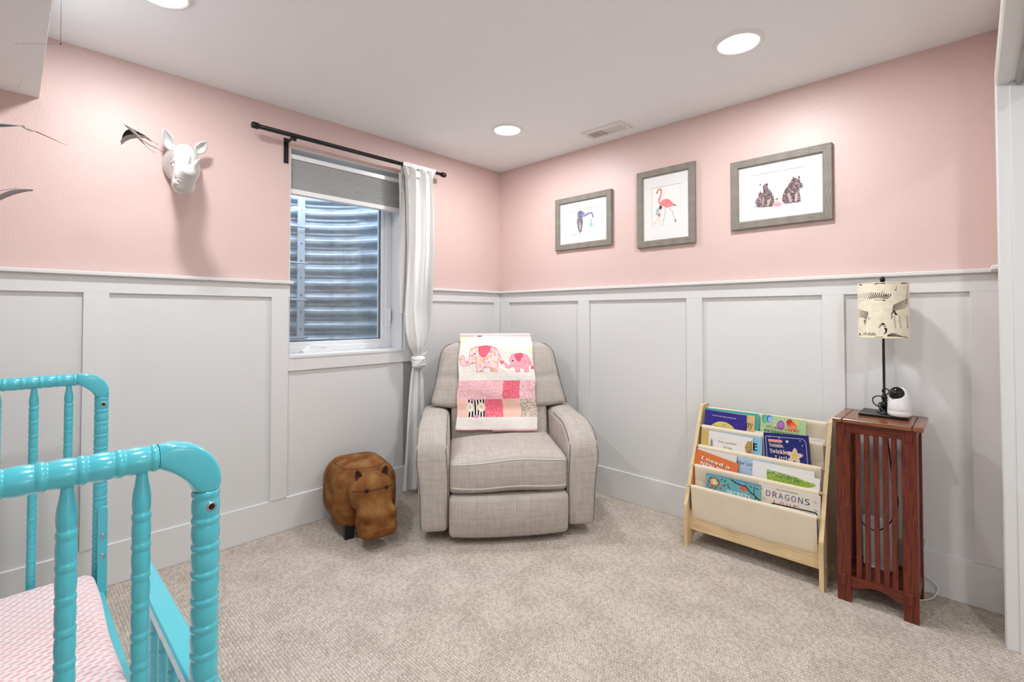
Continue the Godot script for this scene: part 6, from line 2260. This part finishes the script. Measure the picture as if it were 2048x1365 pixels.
func lamp_and_camera():
	var lx := -0.150
	var lz := 2.584
	var y0 := 0.7877
	var o := thing("table_lamp", "slim black table lamp with a cream zebra-print drum shade on the stand", "lamp", Vector3(lx, y0, lz))
	part("base", bx(Vector3(-0.075, 0, -0.086), Vector3(0.075, 0.0125, 0.088), 0.002), M.black_metal, o)
	var st := S(0)
	lathe(st, [Vector2(0.03, 0.0120), Vector2(0.03, 0.016), Vector2(0.014, 0.020), Vector2(0.008, 0.027), Vector2(0.012, 0.036), Vector2(0.016, 0.046), Vector2(0.012, 0.058), Vector2(0.007, 0.066), Vector2(0.011, 0.074), Vector2(0.0115, 0.084), Vector2(0.007, 0.094), Vector2(0.0050, 0.100), Vector2(0.0050, 0.46), Vector2(0.010, 0.462), Vector2(0.011, 0.50), Vector2(0.004, 0.502), Vector2(0.004, 0.594), Vector2(0, 0.594)], 24)
	part("pole", st, M.black_metal, o)
	# drum shade: printed cloth, with lining, open top and bottom
	var p := Pic.new(1500, 640, Color(0.95, 0.915, 0.82))
	zebra_print(p)
	p.wash(0.05, 3, 0.012)
	var sm := pic_mat("zebra_cloth", p.tex(), 0.9)
	sm.backlight_enabled = true
	sm.backlight = Color(0.2, 0.18, 0.15)
	st = S(0)
	var ra := 0.0915
	var yb := 0.348
	var yt := 0.590
	cloth(st, 72, 6, func(u, v):
		var a: float = TAU * u
		return Vector3(sin(a) * ra, lerpf(yt, yb, v), cos(a) * ra), 0.002)
	var shd := part("shade", st, sm, o, "cream drum shade printed with black zebras")
	shd.rotation.y = PI
	for y in [yb + 0.001, yt - 0.001]:
		var ring := []
		for i in 48: ring.append(Vector3(cos(TAU * i / 48) * ra, y, sin(TAU * i / 48) * ra))
		st = S(0)
		tube(st, ring, 0.0022, 6, true)
		part("rim", st, mat("shade_rim", Color(0.90, 0.86, 0.75), 0.9), shd)
	st = S(0)
	for k in 3:
		var a := TAU * k / 3.0 + 0.4
		tube(st, [Vector3(0.004 * cos(a), yt - 0.006, 0.004 * sin(a)), Vector3(ra * cos(a), yt - 0.003, ra * sin(a))], 0.0016, 6)
	part("spider", st, M.black_metal, shd)
	st = S(0)
	lathe(st, [Vector2(0.006, 0.588), Vector2(0.009, 0.591), Vector2(0.006, 0.594), Vector2(0.0090, 0.599), Vector2(0.0105, 0.607), Vector2(0.0085, 0.616), Vector2(0.004, 0.6215), Vector2(0, 0.622)], 20)
	part("finial", st, M.black_gloss, o)
	# twisted iron loops on the foot
	for q in [[Vector3(-0.004, 0.108, 0.006), 0.012, 0.3], [Vector3(0.0, 0.062, -0.020), 0.022, 0.9], [Vector3(-0.006, 0.050, 0.014), 0.019, -0.6], [Vector3(0.004, 0.034, -0.008), 0.020, 2.0], [Vector3(-0.010, 0.030, 0.004), 0.016, 1.2]]:
		var pts := []
		for i in 20:
			var t := TAU * i / 20
			pts.append(q[0] + Vector3(0.006 * cos(t * 2.0 + q[2]), sin(t) * q[1] * 1.05, cos(t) * q[1]).rotated(Vector3.UP, q[2] * 0.5))
		st = S(0)
		tube(st, pts, 0.0026, 7, true)
		part("loop", st, M.black_metal, o)
	# camera on the foot of the lamp
	var dirv := Vector3(-0.86, 0, -0.50).normalized()
	var B := Basis(Vector3.UP.cross(dirv).normalized(), Vector3.UP, dirv)
	var c := thing("nursery_camera", "white rounded nursery camera with a glossy black face on the lamp base", "camera", Vector3(-0.192, y0 + 0.0127, 2.640), B)
	st = S(0)
	lathe(st, [Vector2(0, 0.0), Vector2(0.036, 0.0), Vector2(0.0400, 0.003), Vector2(0.0420, 0.010), Vector2(0.0420, 0.021), Vector2(0.0412, 0.0225), Vector2(0.0420, 0.024), Vector2(0.0410, 0.040), Vector2(0.0390, 0.058), Vector2(0.0362, 0.076), Vector2(0.0330, 0.092), Vector2(0.0285, 0.106), Vector2(0.0215, 0.117), Vector2(0.0120, 0.1235), Vector2(0, 0.1255)], 44)
	part("body", st, M.white_plastic, c)
	st = S(0)
	var bp := []
	for i in 21: bp.append(Vector2(0.0300 * sin(PI * i / 20.0), -0.0335 * cos(PI * i / 20.0)))
	lathe(st, bp, 40, Transform3D(Basis(Vector3.RIGHT, 0.18), Vector3(0, 0.0925, 0.0105)))
	part("face", st, M.black_gloss, c, "glossy black camera ball")
	for q in [[-0.008, 0.100], [0.009, 0.099], [0.0, 0.078]]:
		st = S(0)
		lathe(st, [Vector2(0.0042, -0.001), Vector2(0.0036, 0.0009), Vector2(0, 0.0012)], 12, Transform3D(Basis(Vector3(1, 0, 0), Vector3(0, 0, 1), Vector3(0, -1, 0)), Vector3(q[0], q[1], 0.0105 + 0.0297 * sqrt(1.0 - pow(q[0] / 0.03, 2.0) - pow((q[1] - 0.0925) / 0.0335, 2.0)))))
		part("sensor", st, M.black_plastic, c)


func zebra_print(p: Pic):
	var ink := Color(0.10, 0.075, 0.06)
	var rng := RandomNumberGenerator.new()
	rng.seed = 8
	# u runs once round the shade; the part that faces the room is centred on u = 0.25
	var at := func(x: float, y: float) -> Vector2:  # x, y: measured across the shade, 0..1
		var a: float = asin(clamp(2.0 * x - 1.0, -0.985, 0.985))
		return Vector2(0.25 + a / TAU, y)
	var ln := func(a: Array, wd: float):
		var o := []
		for i in range(0, a.size(), 2): o.append(at.call(a[i], a[i + 1]))
		p.line(o, wd, ink)
	# a zebra lying along the upper left
	for k in 17:
		var x := 0.03 + 0.037 * k
		var lean := 0.010 + 0.0035 * k
		var top := 0.20 - 0.025 * sin(k * 0.23)
		ln.call([x, 0.285 - 0.01 * sin(k * 0.7), x + lean, lerpf(top, 0.285, 0.45), x + lean + 0.012, top], 0.0035 + 0.0022 * (1.0 if k > 6 else 0.0))
	p.poly([at.call(0.57, 0.24), at.call(0.63, 0.22), at.call(0.63, 0.245), at.call(0.58, 0.25)], ink)
	for k in 7: ln.call([0.40 + 0.03 * k, 0.305, 0.405 + 0.03 * k, 0.322], 0.004)
	for k in 5: ln.call([0.06 + 0.035 * k, 0.31, 0.07 + 0.035 * k, 0.322], 0.004)
	p.ell(at.call(0.575, 0.325).x, 0.325, 0.008, 0.008, ink)
	p.ell(at.call(0.55, 0.17).x, 0.17, 0.006, 0.006, ink)
	# body with one leg, lower left
	for k in 10:
		var x := 0.012 + 0.026 * k
		var d := 0.03 * sin(k * 0.4)
		ln.call([x, 0.47 + 0.006 * k, x + 0.012, 0.56, x + 0.006 - 0.004 * k, 0.66 - d], 0.0038 + 0.002 * float(k > 2))
	for k in 5: ln.call([0.165 + 0.006 * k, 0.685 + 0.022 * k, 0.225 - 0.008 * k, 0.685 + 0.022 * k], 0.006)
	ln.call([0.27, 0.62, 0.285, 0.67], 0.004)
	# standing zebra at right
	for k in 13:
		var x := 0.735 + 0.020 * k
		ln.call([x, 0.56 - 0.02 * sin(k * 0.5) - 0.012 * k, x - 0.004, 0.48 - 0.010 * k, x + 0.014, 0.40 - 0.010 * k], 0.0045)
	for k in 4: ln.call([0.745 + 0.012 * k, 0.50 + 0.02 * k, 0.775 + 0.012 * k, 0.58], 0.008)
	ln.call([0.735, 0.52, 0.705, 0.56, 0.715, 0.61, 0.70, 0.65], 0.005)
	for lx in [0.755, 0.842, 0.958]:
		for k in 9: ln.call([lx - 0.010 + 0.002 * k, 0.60 + 0.026 * k, lx + 0.012 + 0.002 * k, 0.605 + 0.026 * k], 0.004)
	for k in 14: ln.call([0.972 - 0.002 * k, 0.06 + 0.024 * k, 0.984 - 0.001 * k, 0.075 + 0.024 * k], 0.004)
	# upside-down hoof, neck curl, rim scraps
	for k in 4: ln.call([0.792, 0.07 + 0.022 * k, 0.800, 0.078 + 0.022 * k], 0.004)
	p.poly([at.call(0.74, 0.155), at.call(0.795, 0.14), at.call(0.79, 0.12), at.call(0.77, 0.135)], ink)
	for k in 16:
		var t := k / 15.0
		var c := Vector2(0.48 + 0.10 * sin(t * 2.6) * (1.0 - 0.2 * t) + 0.06 * t, 0.80 - 0.06 * sin(PI * min(t * 2.2, 1.0)) + 0.17 * max(0.0, t - 0.35))
		var n := Vector2(cos(t * 5.0 - 2.6), sin(t * 5.0 - 2.6) * 0.9) * (0.016 + 0.010 * t)
		ln.call([c.x - n.x, c.y - n.y, c.x + n.x, c.y + n.y], 0.006)
	for k in 9: ln.call([0.63 + 0.026 * k, 0.965, 0.645 + 0.028 * k, 0.935 - 0.03 * sin(k * 0.5)], 0.007)
	for k in 10: ln.call([0.15 + 0.028 * k, 0.955, 0.16 + 0.026 * k, 0.92 - 0.01 * (k % 3)], 0.0045)
	ln.call([0.06, 0.97, 0.08, 0.92, 0.05, 0.95, 0.10, 0.955], 0.006)
	ln.call([0.39, 0.985, 0.55, 0.975], 0.004)
	ln.call([0.86, 0.965, 0.97, 0.985], 0.005)
	ln.call([0.40, 0.03, 0.49, 0.012, 0.60, 0.022], 0.006)
	ln.call([0.08, 0.015, 0.13, 0.03], 0.009)
	ln.call([0.88, 0.02, 0.97, 0.015], 0.008)
	# the far side carries more of the same, loosely
	for z in 3:
		var u0 := 0.55 + 0.14 * z
		for k in 11:
			var x := u0 + 0.008 * k
			p.line([Vector2(x, 0.50 + 0.1 * z), Vector2(x + 0.003, 0.44 + 0.1 * z), Vector2(x + 0.006, 0.37 + 0.1 * z)], 0.003, ink)


func loose_ends():
	pass
